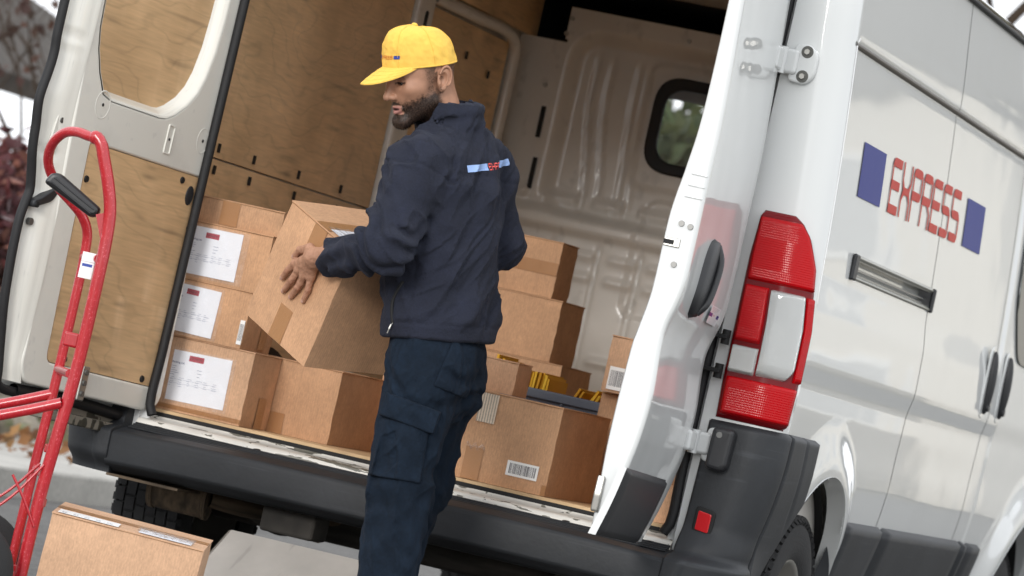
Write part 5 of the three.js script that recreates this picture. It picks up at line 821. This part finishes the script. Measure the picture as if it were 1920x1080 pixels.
  const fleeceC = tex(512, 512, (u, v) => { const k = 1 + 0.15 * pf(u, v, 60, 60, 3) + 0.12 * pf(u, v, 4, 4, 3); return [30 * k, 34 * k, 49 * k]; }, true, [5, 5]);
  const fleece = phy({ map: fleeceC, roughness: 0.95, sheen: 0.22, sheenColor: S(100, 115, 150), sheenRoughness: 0.6, bumpMap: fleeceB, bumpScale: 0.0016 });
  obj('jacket', nets(jacketFull, [-0.41, 0.86, -0.47], [0.24, 1.64, 0.36], 0.0062), fleece, man);

  // ---- trousers
  const leg = (p, h, k, a, r) => smin(capD(p, h, k, r[0], r[1]), capD(p, k, a, r[1], r[2]), 0.03);
  const pel = (p, g) => { const q = sub(p, [0.016, 0.915, 0]), u = dot(q, lat), w = dot(q, fro), h = q[1]; return (Math.hypot(u / (0.150 + g), w / (0.106 + g), h / 0.19) - 1) * 0.106; };
  const trou = (x, y, z, g = 0) => {
    const p = [x, y, z]; let d = smin(leg(p, Lh, Lk, La, [0.094 + g, 0.082 + g, 0.076 + g]), leg(p, Rh, Rk, Ra, [0.09 + g, 0.077 + g, 0.070 + g]), 0.025); d = smin(d, pel(p, g), 0.05);
    d = smax(d, Math.max(y - 1.02, 0.055 - y), 0.01); if (d > 0.03) return d;
    const kn = Math.exp(-(((y - 0.55) / 0.12) ** 2)), lo = Math.exp(-(((y - 0.2) / 0.14) ** 2)), cr = Math.exp(-(((y - 0.82) / 0.07) ** 2));
    let f = 0.006 * N3(x * 9, y * 4, z * 9) + 0.0045 * N3(x * 20 + y * 9, y * 11, z * 20) + (0.006 * kn + 0.009 * lo) * Math.sin(y * 62 + 5 * N3(x * 7, y * 3, z * 7) + x * 26) * 0.7 + 0.005 * cr * Math.sin((x + z) * 40 + y * 70 + 3 * N3(x * 6, y * 6, z * 6)) + 0.0006 * N3(x * 90, y * 90, z * 90);
    const rid = (a, b, c) => Math.pow(1 - Math.abs(N3(a, b, c)), 6) - 0.2; f += 0.0075 * rid(x * 6 + y * 2.2, y * 2.6 - x * 3, z * 6) * (0.6 + kn + lo) + 0.0025 * rid(x * 11 - y * 6, y * 5, z * 11 + 5) * (0.4 + kn + cr);
    f -= 0.0018 * Math.exp(-(((x - 0.028 - 0.02 * (0.9 - y)) / 0.003) ** 2)) * (z > 0 ? 1 : 0); return d - f;
  };
  const twB = tex(256, 256, (u, v) => 0.5 + 0.25 * Math.sin((u * 40 + v * 40) * 2 * Math.PI) + 0.25 * pf(u, v, 40, 40, 3), false, [14, 14]);
  const twC = tex(512, 512, (u, v) => { const k = 1 + 0.14 * pf(u, v, 90, 90, 2) + 0.22 * pf(u, v, 5, 5, 5); return [22 * k, 34 * k, 48 * k]; }, true, [2, 2]);
  const twill = phy({ map: twC, roughness: 0.95, specularIntensity: 0.5, sheen: 0.08, sheenColor: S(90, 110, 140), sheenRoughness: 0.6, bumpMap: twB, bumpScale: 0.0006 });
  const tr = obj('trousers', nets((x, y, z) => trou(x, y, z), [-0.16, 0.03, -0.25], [0.23, 1.03, 0.24], 0.0075), twill, man);
  // pockets: pieces of cloth raised on the leg
  const rb = (p, c, hx, hy, tilt) => { const dx = p[0] - c[0], dy = p[1] - c[1], a = dx * Math.cos(tilt) + dy * Math.sin(tilt), b = -dx * Math.sin(tilt) + dy * Math.cos(tilt); return Math.max(Math.abs(a) - hx, Math.abs(b) - hy); };
  const pocket = (name, c, hx, hy, tilt, g, zmin, fold2 = 0) => obj(name, nets((x, y, z) => smax(trou(x, y, z) - g - fold2 * 0.5 * N3(x * 16, y * 16, 5), Math.max(rb([x, y], c, hx, hy, tilt), zmin - z), 0.006), [c[0] - hx - 0.05, c[1] - hy - 0.05, zmin - 0.02], [c[0] + hx + 0.05, c[1] + hy + 0.05, 0.27], 0.005), twill, tr);
  pocket('cargo_pocket', [-0.028, 0.645, 0], 0.070, 0.076, 0.06, 0.012, 0.06, 0.004);
  pocket('cargo_flap', [-0.020, 0.745, 0], 0.076, 0.031, -0.13, 0.0195, 0.06, 0.003);
  pocket('back_pocket', [0.082, 0.888, 0], 0.046, 0.07, -0.18, 0.0075, -0.02, 0.003);
  obj('belt_loop', tube([V(-0.062, 0.955, 0.11), V(-0.066, 0.935, 0.125), V(-0.058, 0.905, 0.135), V(-0.046, 0.915, 0.138), V(-0.042, 0.95, 0.128)], 0.003, 20, 6), twill, tr);
  obj('pocket_seam', tube([V(-0.062, 0.90, 0.132), V(-0.048, 0.862, 0.158), V(-0.022, 0.832, 0.176)], 0.0032, 16, 6), twill, tr);
  for (const [a, s] of [[La, 1], [Ra, 1]]) obj('shoe', nets((x, y, z) => { const q = [x, y, z], d = smin(capD(q, [a[0], 0.07, a[2]], [a[0] + 0.02, 0.035, a[2]], 0.05, 0.04), capD(q, [a[0] + 0.02, 0.04, a[2] + 0.02], [a[0] - 0.16, 0.035, a[2] - 0.06], 0.042, 0.034), 0.04); return smax(d, 0.002 - y, 0.008); }, [a[0] - 0.24, -0.01, a[2] - 0.14], [a[0] + 0.1, 0.14, a[2] + 0.1], 0.01), std({ color: S(30, 28, 28), roughness: 0.6 }), man);
  // jacket trimmings
  const jk = man.children[0];
  const hit = (o, dir, off) => { let p = o; for (let i = 0; i < 90; i++) { const d = jacketFull(...p); if (d < 0.0004) break; p = add(p, dir, Math.max(0.0012, d * 0.6)); } return add(p, dir, -off); };
  const onBack = (u, v) => { const c = add(add(P0, AX, 0.485 + v + 0.13 * u), lat, -u - 0.052), p = hit(add(c, fro, -0.3), fro, 0.0018); return V(...p); };
  const lightBlue = std({ color: S(150, 178, 226), roughness: 0.8, side: THREE.DoubleSide }), coral = std({ color: S(236, 96, 90), roughness: 0.8, side: THREE.DoubleSide });
  const rect = (a, b, c, d) => [[a, c], [b, c], [b, d], [a, d]];
  obj('blue_band', strokes([rect(-0.128, -0.044, -0.009, 0.009)], onBack, 0.008), lightBlue, jk); obj('blue_band', strokes([rect(0.044, 0.125, -0.009, 0.009)], onBack, 0.008), lightBlue, jk);
  'EXPRESS'.split('').forEach((c, i) => obj('letter', strokes(LET[c].map((p) => p.map(([x, y]) => [-0.0395 + i * 0.0114 + x * 0.0098, -0.009 + y * 0.018])), onBack, 0.005), coral, jk));
  const sideHit = (x, y, off) => V(...hit([x, y, 0.4], [0, 0, -1], off));
  const zp = [[-0.112, 1.075], [-0.121, 1.05], [-0.127, 1.02], [-0.123, 0.99], [-0.115, 0.965]].map(([x, y]) => sideHit(x, y, 0.0005)); obj('pocket_zip', tube(zp, 0.0045, 24, 8), blackMat, jk);
  obj('zip_pull', [tube([zp[4], zp[4].clone().add(V(-0.004, -0.012, 0.005)), zp[4].clone().add(V(-0.008, -0.03, 0.004))], 0.0018, 10, 6), cyl(0.003, 0.003, zp[4].clone().add(V(-0.003, -0.006, 0.004)), zp[4].clone().add(V(-0.006, -0.018, 0.006)), 8)], steel, jk);

  // ---- body: one skin from head to hands, under the clothes a little slimmer than they are
  const n = unit([-0.725, -0.107, 0.681]);   // away from the face of the box under the left hand
  const O = (p, k) => add(p, n, k);
  const K = { i: [O([-0.3932, 1.0657, -0.0815], 0.017), O([-0.4112, 1.0437, -0.1028], 0.0165), O([-0.4272, 1.0201, -0.1222], 0.009)], m: [O([-0.3794, 1.0502, -0.0694], 0.018), O([-0.3946, 1.0192, -0.089], 0.0175), O([-0.4169, 0.9876, -0.116], 0.009)], r: [O([-0.3616, 1.0389, -0.0528], 0.018), O([-0.3733, 1.0049, -0.0693], 0.017), O([-0.3938, 0.975, -0.0942], 0.009)], l: [O([-0.3436, 1.0396, -0.0343], 0.0165), O([-0.3458, 1.0036, -0.0415], 0.015), O([-0.3578, 0.9706, -0.058], 0.0085)], t: [O([-0.360, 1.112, -0.042], 0.022), O([-0.3885, 1.1028, -0.0717], 0.017), O([-0.4058, 1.0819, -0.0921], 0.0095)] };
  const wrist = O([-0.331, 1.091, -0.012], 0.034);
  const finger = (p, a, b, c, r) => { const ab = [0, 1, 2].map((k) => a[k] * 0 + lerp(a[k], b[k], 1)); return smin(capD(p, a, ab, r[0], r[1]), capD(p, ab, c, r[1] * 0.98, r[2]), 0.004); };
  const hand = (x, y, z) => {
    const p = [x, y, z]; let palm = capD(p, wrist, O([-0.36, 1.075, -0.047], 0.021), 0.024, 0.019);
    for (const k of ['i', 'm', 'r', 'l']) palm = smin(palm, capD(p, add(wrist, sub(K[k][0], wrist), 0.25), K[k][0], 0.0155, 0.0118), 0.012);
    palm = smin(palm, capD(p, wrist, K.t[0], 0.018, 0.013), 0.014);
    let d = palm; const R = { i: [0.0105, 0.0090, 0.0073], m: [0.0108, 0.0092, 0.0074], r: [0.0104, 0.0088, 0.0071], l: [0.0094, 0.0079, 0.0063], t: [0.0130, 0.0108, 0.0086] };
    for (const k of ['i', 'm', 'r', 'l']) { const f = finger(p, ...K[k], R[k]); d = smin(d, f, 0.006); d = smin(d, capD(p, O(K[k][0], 0.003), O(K[k][0], 0.0035), 0.0088, 0.0088), 0.008); }
    d = smin(d, finger(p, ...K.t, R.t), 0.008);
    d = smin(d, capD(p, wrist, add(wrist, sub(Le, wrist), 0.3), 0.0245, 0.03), 0.015);
    return d - 0.0005 * N3(x * 160, y * 160, z * 160) - 0.0009 * N3(x * 55, y * 55, z * 55);
  };
  const headD = (x, y, z) => {
    const h = toHead([x, y, z]), a = [h[0], h[1], Math.abs(h[2])];
    let d = ellD(a, [0.010, 0.047, 0], [0.098, 0.088, 0.0765]);
    d = smin(d, ellD(a, [0.044, -0.018, 0], [0.060, 0.082, 0.061]), 0.03);
    d = smin(d, capD(a, [0.012, -0.052, 0.050], [0.082, -0.097, 0.014], 0.018, 0.016), 0.024);
    d = smin(d, capD(a, [0.088, -0.100, 0], [0.089, -0.099, 0.010], 0.0165, 0.014), 0.02);
    d = smin(d, ellD(a, [0.064, -0.012, 0.044], [0.026, 0.018, 0.020]), 0.02);
    d = smin(d, capD(a, [0.0975, 0.030, 0.006], [0.082, 0.031, 0.042], 0.0105, 0.008), 0.014);
    d = smax(d, -ellD(a, [0.111, 0.009, 0.034], [0.023, 0.0125, 0.0185]), 0.012);
    d = smin(d, ellD(a, [0.0805, 0.009, 0.0325], [0.0135, 0.0128, 0.0145]), 0.003);                         // closed, lowered lids over the eyeball
    d = smax(d, -ellD(a, [0.098, 0.0035, 0.033], [0.0095, 0.0032, 0.0125]), 0.0015);
    d = smin(d, capD(a, [0.0950, -0.0015, 0.0325 - 0.014], [0.088, -0.001, 0.0325 + 0.014], 0.0016, 0.0013), 0.003);
    d = smin(d, capD(a, [0.100, 0.018, 0], [0.1195, -0.026, 0], 0.0068, 0.0098), 0.012);
    d = smin(d, capD(a, [0.118, -0.027, 0], [0.1205, -0.0285, 0.002], 0.0092, 0.0085), 0.006);
    d = smin(d, ellD(a, [0.1065, -0.031, 0.0115], [0.0105, 0.0080, 0.0072]), 0.006);
    d = smax(d, -ellD(a, [0.1125, -0.0395, 0.0068], [0.006, 0.0045, 0.0036]), 0.003);
    d = smin(d, capD(a, [0.1025, -0.0558, 0], [0.0915, -0.0612, 0.0235], 0.0050, 0.0024), 0.007);
    d = smin(d, capD(a, [0.1010, -0.0722, 0], [0.0910, -0.0658, 0.0215], 0.0060, 0.0026), 0.007);
    d = smax(d, -ellD(a, [0.1065, -0.0638, 0], [0.011, 0.0014, 0.0165]), 0.002);
    d = smax(d, -ellD(a, [0.108, -0.0865, 0], [0.008, 0.005, 0.016]), 0.010);
    // ear
    const e = [a[0] + 0.012 + 0.22 * a[1], a[1] - 0.004, a[2] - 0.0715 - 0.12 * Math.max(0, -a[0] - 0.012)], lobe = ellD(e, [0, 0, 0.005], [0.0195, 0.032, 0.0072]);
    const er = Math.hypot(e[0] * 1.6, e[1]), rim = Math.hypot(er - 0.0288, e[2] - 0.0115) - 0.0038, bowl = ellD(e, [0.004, -0.004, 0.0125], [0.0115, 0.0185, 0.0125]), groove = Math.hypot(er - 0.0225, e[2] - 0.0135) - 0.0034;
    let ear = smax(smax(lobe, -bowl, 0.003), -groove - (e[0] > 0.008 ? 0.02 : 0), 0.002); ear = smin(ear, rim + (e[0] > 0.013 && e[1] < 0.012 ? 0.02 : 0) + (e[1] < -0.022 ? 0.004 : 0), 0.003); ear = smin(ear, capD(e, [0.0125, -0.006, 0.004], [0.0115, -0.013, 0.006], 0.004, 0.0036), 0.004); ear = smin(ear, ellD(e, [0.003, -0.029, 0.006], [0.0085, 0.0085, 0.0055]), 0.006);
    d = smin(d, ear, 0.005);
    d = smin(d, capD([x, y, z], fromHead([-0.022, -0.035, 0]), NB, 0.056, 0.050), 0.03);
    return d;
  };
  const bodyD = (x, y, z) => { const p = [x, y, z]; let d = torso(p, -0.045); d = smin(d, arm(p, Ls, Le, Lw, [0.05, 0.042, 0.038, 0.028]), 0.03); d = smin(d, arm(p, Rs, Re, Rw, [0.05, 0.042, 0.038, 0.028]), 0.03); d = smin(d, leg(p, Lh, Lk, La, [0.062, 0.05, 0.042]), 0.03); d = smin(d, leg(p, Rh, Rk, Ra, [0.06, 0.05, 0.042]), 0.03); d = smin(d, capD(p, NB, fromHead([-0.02, -0.03, 0]), 0.045, 0.045), 0.03);
    // far hand, flat on the back of the box
    d = smin(d, capD(p, Rw, [-0.10, 1.055, -0.352], 0.028, 0.026), 0.02); for (let k = 0; k < 4; k++) d = smin(d, capD(p, [-0.105 - k * 0.004, 1.06 - k * 0.02, -0.35 + k * 0.004], [-0.155 - k * 0.004, 1.045 - k * 0.022, -0.31], 0.012, 0.009), 0.006); d = smin(d, capD(p, [-0.085, 1.085, -0.36], [-0.13, 1.115, -0.335], 0.013, 0.010), 0.01); return d; };
  const skinC = (k) => [0.43 * k, 0.225 * k, 0.142 * k];
  const beardMask = (h) => {   // 0..1 on the face
    const [x, y, zz] = h, z = Math.abs(zz); let m = 0;
    const jaw = sstep(-0.022, -0.056, y + 0.30 * (x - 0.055) + 0.006 * N3(x * 90, y * 90, z * 90)) * sstep(-0.014, 0.012, x);            // cheeks below a line from ear to mouth corner
    m = Math.max(m, jaw * (1 - sstep(-0.03, -0.065, y) * sstep(0.088, 0.096, x) * sstep(0.018, 0.008, z) * 0));
    m = Math.max(m, 0.45 * sstep(0.020, 0.004, Math.abs(x - 0.022)) * sstep(0.02, -0.025, y) * sstep(0.04, 0.055, z));   // sideburn
    const mous = sstep(0.0068, 0.004, Math.abs(y + 0.0495 + 0.010 * (z / 0.026) ** 2 * 1.1)) * sstep(0.034, 0.026, z) * sstep(0.080, 0.088, x);
    m = Math.max(m, mous);
    const lips = sstep(0.0145, 0.0105, Math.abs(y + 0.0655)) * sstep(0.027, 0.021, z) * sstep(0.080, 0.09, x); m *= 1 - lips;
    if (y < -0.125) m *= sstep(-0.15, -0.125, y); if (x < 0.0) m *= sstep(-0.02, 0.0, x);
    return m;
  };
  const hairMask = (h) => { const [x, y, zz] = h; const side = sstep(0.05, 0.02, x), low = sstep(-0.03, 0.04, y + 0.1 * x); const earHole = Math.hypot((x + 0.012) / 0.026, (y - 0.004) / 0.040) > 1 ? 1 : (Math.abs(zz) > 0.0735 ? 0 : 1); return side * low * earHole * sstep(0.062, 0.045, x); };
  const skinColor = (x, y, z) => {
    const h = toHead([x, y, z]); let k = 1 + 0.06 * N3(x * 40, y * 40, z * 40) + 0.04 * N3(x * 140, y * 140, z * 140), c = skinC(k);
    if (Math.hypot(...h) > 0.2) { const knuck = ['i', 'm', 'r', 'l'].reduce((s, q) => s + Math.exp(-((Math.hypot(...sub([x, y, z], K[q][1])) / 0.011) ** 2)), 0); c = [c[0] * (1 - 0.05 * knuck), c[1] * (1 - 0.14 * knuck), c[2] * (1 - 0.15 * knuck)]; for (const q of ['i', 'm', 'r', 'l', 't']) { const tip = add(K[q][2], n, 0.006), dd = Math.hypot(...sub([x, y, z], tip)); if (dd < 0.0062) c = [0.55, 0.33, 0.25]; } return c; }
    const az = Math.abs(h[2]);
    const lip = sstep(0.0125, 0.009, Math.abs(h[1] + 0.0655)) * sstep(0.025, 0.018, az) * sstep(0.086, 0.094, h[0]) ; c = [lerp(c[0], 0.42, lip), lerp(c[1], 0.19, lip), lerp(c[2], 0.16, lip)];
    const gap = sstep(0.0036, 0.002, Math.abs(h[1] + 0.0638)) * sstep(0.018, 0.013, az) * sstep(0.085, 0.092, h[0]); c = c.map((v, i) => lerp(v, [0.09, 0.03, 0.028][i], gap));
    const st = 0.5 + 0.5 * N3(x * 420, y * 420, z * 420), b = clamp(beardMask(h) * (0.86 + 0.3 * st), 0, 1); c = c.map((v, i) => lerp(v, [0.02, 0.012, 0.009][i], b * 0.96));
    const hm = clamp(hairMask(h) * (0.55 + 0.5 * st), 0, 1); c = c.map((v, i) => lerp(v, [0.035, 0.024, 0.018][i], hm * 0.82));
    const brow = sstep(0.0062, 0.0035, Math.abs(h[1] - 0.0285 + 0.16 * (az - 0.03) ** 2 * 20)) * sstep(0.008, 0.013, az) * sstep(0.054, 0.044, az) * sstep(0.07, 0.08, h[0]); c = c.map((v, i) => lerp(v, [0.035, 0.02, 0.014][i], brow * 0.85));
    const lash = sstep(0.0022, 0.001, Math.abs(h[1] - 0.0068)) * sstep(0.018, 0.014, Math.abs(az - 0.0325)) * sstep(0.078, 0.084, h[0]); c = c.map((v, i) => lerp(v, [0.02, 0.012, 0.01][i], lash * 0.9));
    return c;
  };
  const gHead = nets(headD, [HO[0] - 0.17, HO[1] - 0.16, HO[2] - 0.15], [HO[0] + 0.14, HO[1] + 0.165, HO[2] + 0.15], 0.0024, skinColor);
  const gHand = nets(hand, [-0.47, 0.945, -0.16], [-0.25, 1.16, 0.12], 0.0026, skinColor), gBody = nets(bodyD, [-0.4, 0.02, -0.45], [0.22, 1.62, 0.32], 0.013, (x, y, z) => skinC(1));
  const skinMat = phy({ vertexColors: true, roughness: 0.5, bumpMap: tex(256, 256, (u, v) => 0.5 + 0.5 * pf(u, v, 64, 64, 2), false, [22, 22]), bumpScale: 0.0004 });
  const bodyMesh = obj('body', mergeGeometries([gHead, gHand, gBody].map((g) => fix(g))), skinMat, man);
  // beard, brows and cropped hair as fine strands rooted in the skin
  const strand = (name, mask, count, len, down, seed, col) => {
    const r = rng(seed), p = gHead.attributes.position, q = gHead.attributes.normal, pos = [], c = [], cand = [];
    for (let i = 0; i < p.count; i++) { const h = toHead([p.getX(i), p.getY(i), p.getZ(i)]); if (h[1] > -0.14 && mask(h) > 0.35) cand.push(i); }
    for (let k = 0; k < count && cand.length; k++) {
      const i = cand[Math.floor(r() * cand.length)], N = [q.getX(i), q.getY(i), q.getZ(i)], b = [p.getX(i) + (r() - 0.5) * 0.0026, p.getY(i) + (r() - 0.5) * 0.0026, p.getZ(i) + (r() - 0.5) * 0.0026];
      const dir = unit(add(add(N, HU, -down - r() * 0.6), [r() - 0.5, r() - 0.5, r() - 0.5], 0.9)), t = unit(cross(dir, N)), L = len * (0.5 + r()), w = 0.00034, b0 = add(b, N, -0.0006), e = add(b, dir, L);
      for (const v of [add(b0, t, w), add(b0, t, -w), e]) pos.push(...v); const f = 0.7 + 0.6 * r(); for (let m = 0; m < 3; m++) c.push(col[0] * f, col[1] * f, col[2] * f);
    }
    const g = new THREE.BufferGeometry(); g.setAttribute('position', new THREE.Float32BufferAttribute(pos, 3)); g.setAttribute('color', new THREE.Float32BufferAttribute(c, 3)); g.computeVertexNormals();
    return obj(name, g, phy({ vertexColors: true, roughness: 1, specularIntensity: 0.3, side: THREE.DoubleSide }), man);
  };
  strand('beard', beardMask, 7500, 0.0038, 0.6, 301, [0.010, 0.0065, 0.005]);
  strand('hair', (h) => h[1] < 0.06 && Math.abs(h[2]) < 0.079 ? hairMask(h) : 0, 5000, 0.0022, 0.9, 302, [0.03, 0.021, 0.016]);
  strand('eyebrow', (h) => { const az = Math.abs(h[2]); return sstep(0.0062, 0.0035, Math.abs(h[1] - 0.0285 + 0.16 * (az - 0.03) ** 2 * 20)) * sstep(0.008, 0.013, az) * sstep(0.054, 0.044, az) * sstep(0.07, 0.08, h[0]); }, 700, 0.005, 0.1, 303, [0.028, 0.016, 0.011]);
  strand('eyelashes', (h) => { const az = Math.abs(h[2]); return sstep(0.0022, 0.001, Math.abs(h[1] - 0.0068)) * sstep(0.018, 0.014, Math.abs(az - 0.0325)) * sstep(0.078, 0.084, h[0]); }, 160, 0.0055, 0.35, 304, [0.012, 0.008, 0.007]);

  for (const s of [-1, 1]) { const eye = obj('eye', new THREE.SphereGeometry(0.0118, 20, 14).translate(...fromHead([0.0812, 0.0075, s * 0.0325])), phy({ color: S(214, 206, 200), roughness: 0.2, clearcoat: 1 }), man); obj('iris', new THREE.SphereGeometry(0.0058, 14, 10).scale(1, 1, 1).translate(...fromHead([0.0885, 0.0032, s * 0.0325])), phy({ color: S(38, 24, 18), roughness: 0.15, clearcoat: 1 }), eye); }
  // ---- yellow cap
  const cap = new THREE.Group(); cap.name = 'cap'; man.add(cap);
  const yC = tex(256, 256, (u, v) => { const k = 1 + 0.025 * pf(u, v, 4, 4, 4) + 0.05 * Math.sin(u * 2 * Math.PI * 60) * Math.sin(v * 2 * Math.PI * 60); return [247 * k, 201 * k, 92 * k]; }, true, [3, 3]);
  const yellow = phy({ map: yC, roughness: 0.85, sheen: 0.25, sheenColor: S(250, 220, 140), side: THREE.DoubleSide, bumpMap: twB, bumpScale: 0.0004 });
  const crownPt = (th, v, off = 0) => {   // th round the head from the front, v 0 rim .. 1 top
    const c = Math.cos(th), s = Math.sin(th), front = Math.max(0, c) ** 2, k = v * Math.PI / 2; const rim = 0.040 + 0.006 * c;
    const pr = Math.pow(Math.cos(k), lerp(0.62, 0.40, front)), hh = Math.pow(Math.sin(k), lerp(0.95, 0.92, front));
    const a = 0.101 + off, b = 0.0825 + off, wr = 0.0018 * N3(c * 3, s * 3, v * 4) + 0.0014 * N3(c * 9, s * 9, v * 9);
    return fromHead([0.010 + (a + wr) * c * pr, rim + (0.104 + off) * hh - 0.002, (b + wr) * s * pr]);
  };
  obj('crown', grid(96, 36, (a, b) => { const p = V(...crownPt(a * 2 * Math.PI, b)); p.u = a * 4; p.v = b; return p; }), yellow, cap);
  for (let k = 0; k < 6; k++) obj('seam', tube(Array.from({ length: 14 }, (_, i) => V(...crownPt(Math.PI / 6 + k * Math.PI / 3, i / 13 * 0.995, 0.0004))), 0.0011, 30, 5), yellow, cap);
  obj('rim_band', tube(Array.from({ length: 40 }, (_, i) => V(...crownPt(i / 40 * 2 * Math.PI, 0.012, 0.0006))), 0.0018, 90, 6, true), yellow, cap);
  obj('button', new THREE.SphereGeometry(0.0085, 16, 10).scale(1, 0.6, 1).translate(...fromHead([0.010, 0.1455, 0])), yellow, cap);
  const vis = (a, b, o) => { const th = a * 1.12, root = toHead(crownPt(th, 0.02, -0.001)), ext2 = 0.077 * Math.pow(Math.max(0, 1 - Math.abs(a) ** 2.2), 0.85); const x = root[0] + b * ext2, z = root[2] * (1 - 0.02 * b), y = root[1] - (0.020 * b + 0.010 * b * b + 0.009 * a * a * b + 0.7 * z * z * b) * (ext2 / 0.077) + o; return V(...fromHead([x, y, z])); };
  obj('visor', [grid(48, 14, (a, b) => vis(2 * a - 1, b, 0.0014)), grid(48, 14, (a, b) => vis(2 * a - 1, b, -0.0018)), grid(48, 2, (a, b) => vis(2 * a - 1, 1, lerp(-0.0018, 0.0014, b)))], yellow, cap);
  for (const b of [0.3, 0.55, 0.8]) obj('visor_stitch', tube(Array.from({ length: 20 }, (_, i) => vis(-0.86 + 1.72 * i / 19, b, 0.0016)), 0.0006, 40, 4), yellow, cap);
  const onCap = (u, v) => V(...crownPt(-u / 0.095, v, 0.0022));
  const capPrint = std({ color: S(196, 92, 40), roughness: 0.8, side: THREE.DoubleSide }), capBlue = std({ color: S(48, 66, 150), roughness: 0.8, side: THREE.DoubleSide });
  'EXPRESS'.split('').forEach((c, i) => obj('letter', strokes(LET[c].map((p) => p.map(([x, y]) => [-0.032 + i * 0.0092 + x * 0.0078 + y * 0.002, 0.150 + y * 0.055])), onCap, 0.012), capPrint, cap));
  obj('blue_bar', strokes([[[0.036, 0.15], [0.055, 0.15], [0.057, 0.205], [0.038, 0.205]]], onCap, 0.012), capBlue, cap); obj('blue_bar', strokes([[[-0.058, 0.15], [-0.039, 0.15], [-0.037, 0.205], [-0.056, 0.205]]], onCap, 0.012), capBlue, cap);

  // ---- the box in his hands (a thing of its own)
  const A = [-0.455, 1.226, -0.123], e1 = [0.200, -0.104, 0.190], e2 = [-0.066, -0.3195, -0.110], E3 = unit([0.25, 0.037, -0.235]), D3 = 0.35;
  const yv = unit(e2).map((k) => -k), zv = unit(sub(E3, yv.map((k) => k * dot(E3, yv)))).map((k) => -k), xv = cross(yv, zv), toW = (p) => V(...p).applyAxisAngle(V(0, 1, 0), 17.263 * DEG).add(V(0.206, 0, 0.632));
  const hb = thing('cardboard_box', 'cardboard box held tilted in the hands of the courier', 'box');
  const bc = add(add(add(A, e2), e1, 0.5), zv, -D3 / 2); hb.position.copy(toW(bc)); const yaw = new THREE.Quaternion().setFromAxisAngle(V(0, 1, 0), 17.263 * DEG);
  hb.quaternion.copy(yaw).multiply(new THREE.Quaternion().setFromRotationMatrix(new THREE.Matrix4().makeBasis(V(...xv), V(...yv), V(...zv))));
  cartonParts(hb, 0.294, 0.344, D3, { seed: 33, mat: 2, bulge: 0.001 });
  strip(hb, 'tape', -0.028, 0.028, 0.002, 0.098, D3 / 2 + 0.0014, tapeMat); strip(hb, 'tape', -0.028, 0.028, 0.27, 0.340, D3 / 2 + 0.0014, tapeMat);
  obj('tape', new THREE.BoxGeometry(0.056, 0.0007, D3).translate(0, 0.3465, 0), tapeMat, hb);
  const sgn = Math.sign(dot(xv, e1)); obj('packing_slip', new THREE.BoxGeometry(0.12, 0.0007, 0.11).translate(sgn * 0.078, 0.3472, 0.105), slipMat, hb);
  obj('clear_pouch', grid(16, 20, (a, b) => { const x = sgn * 0.078 + lerp(-0.066, 0.066, a), z = lerp(0.04, 0.168, b), p = V(x, 0.350 + 0.0016 * N3(x * 40, z * 40, 4), z); p.u = a; p.v = b; return p; }), filmMat, hb);
}

renderer.render(scene, camera);
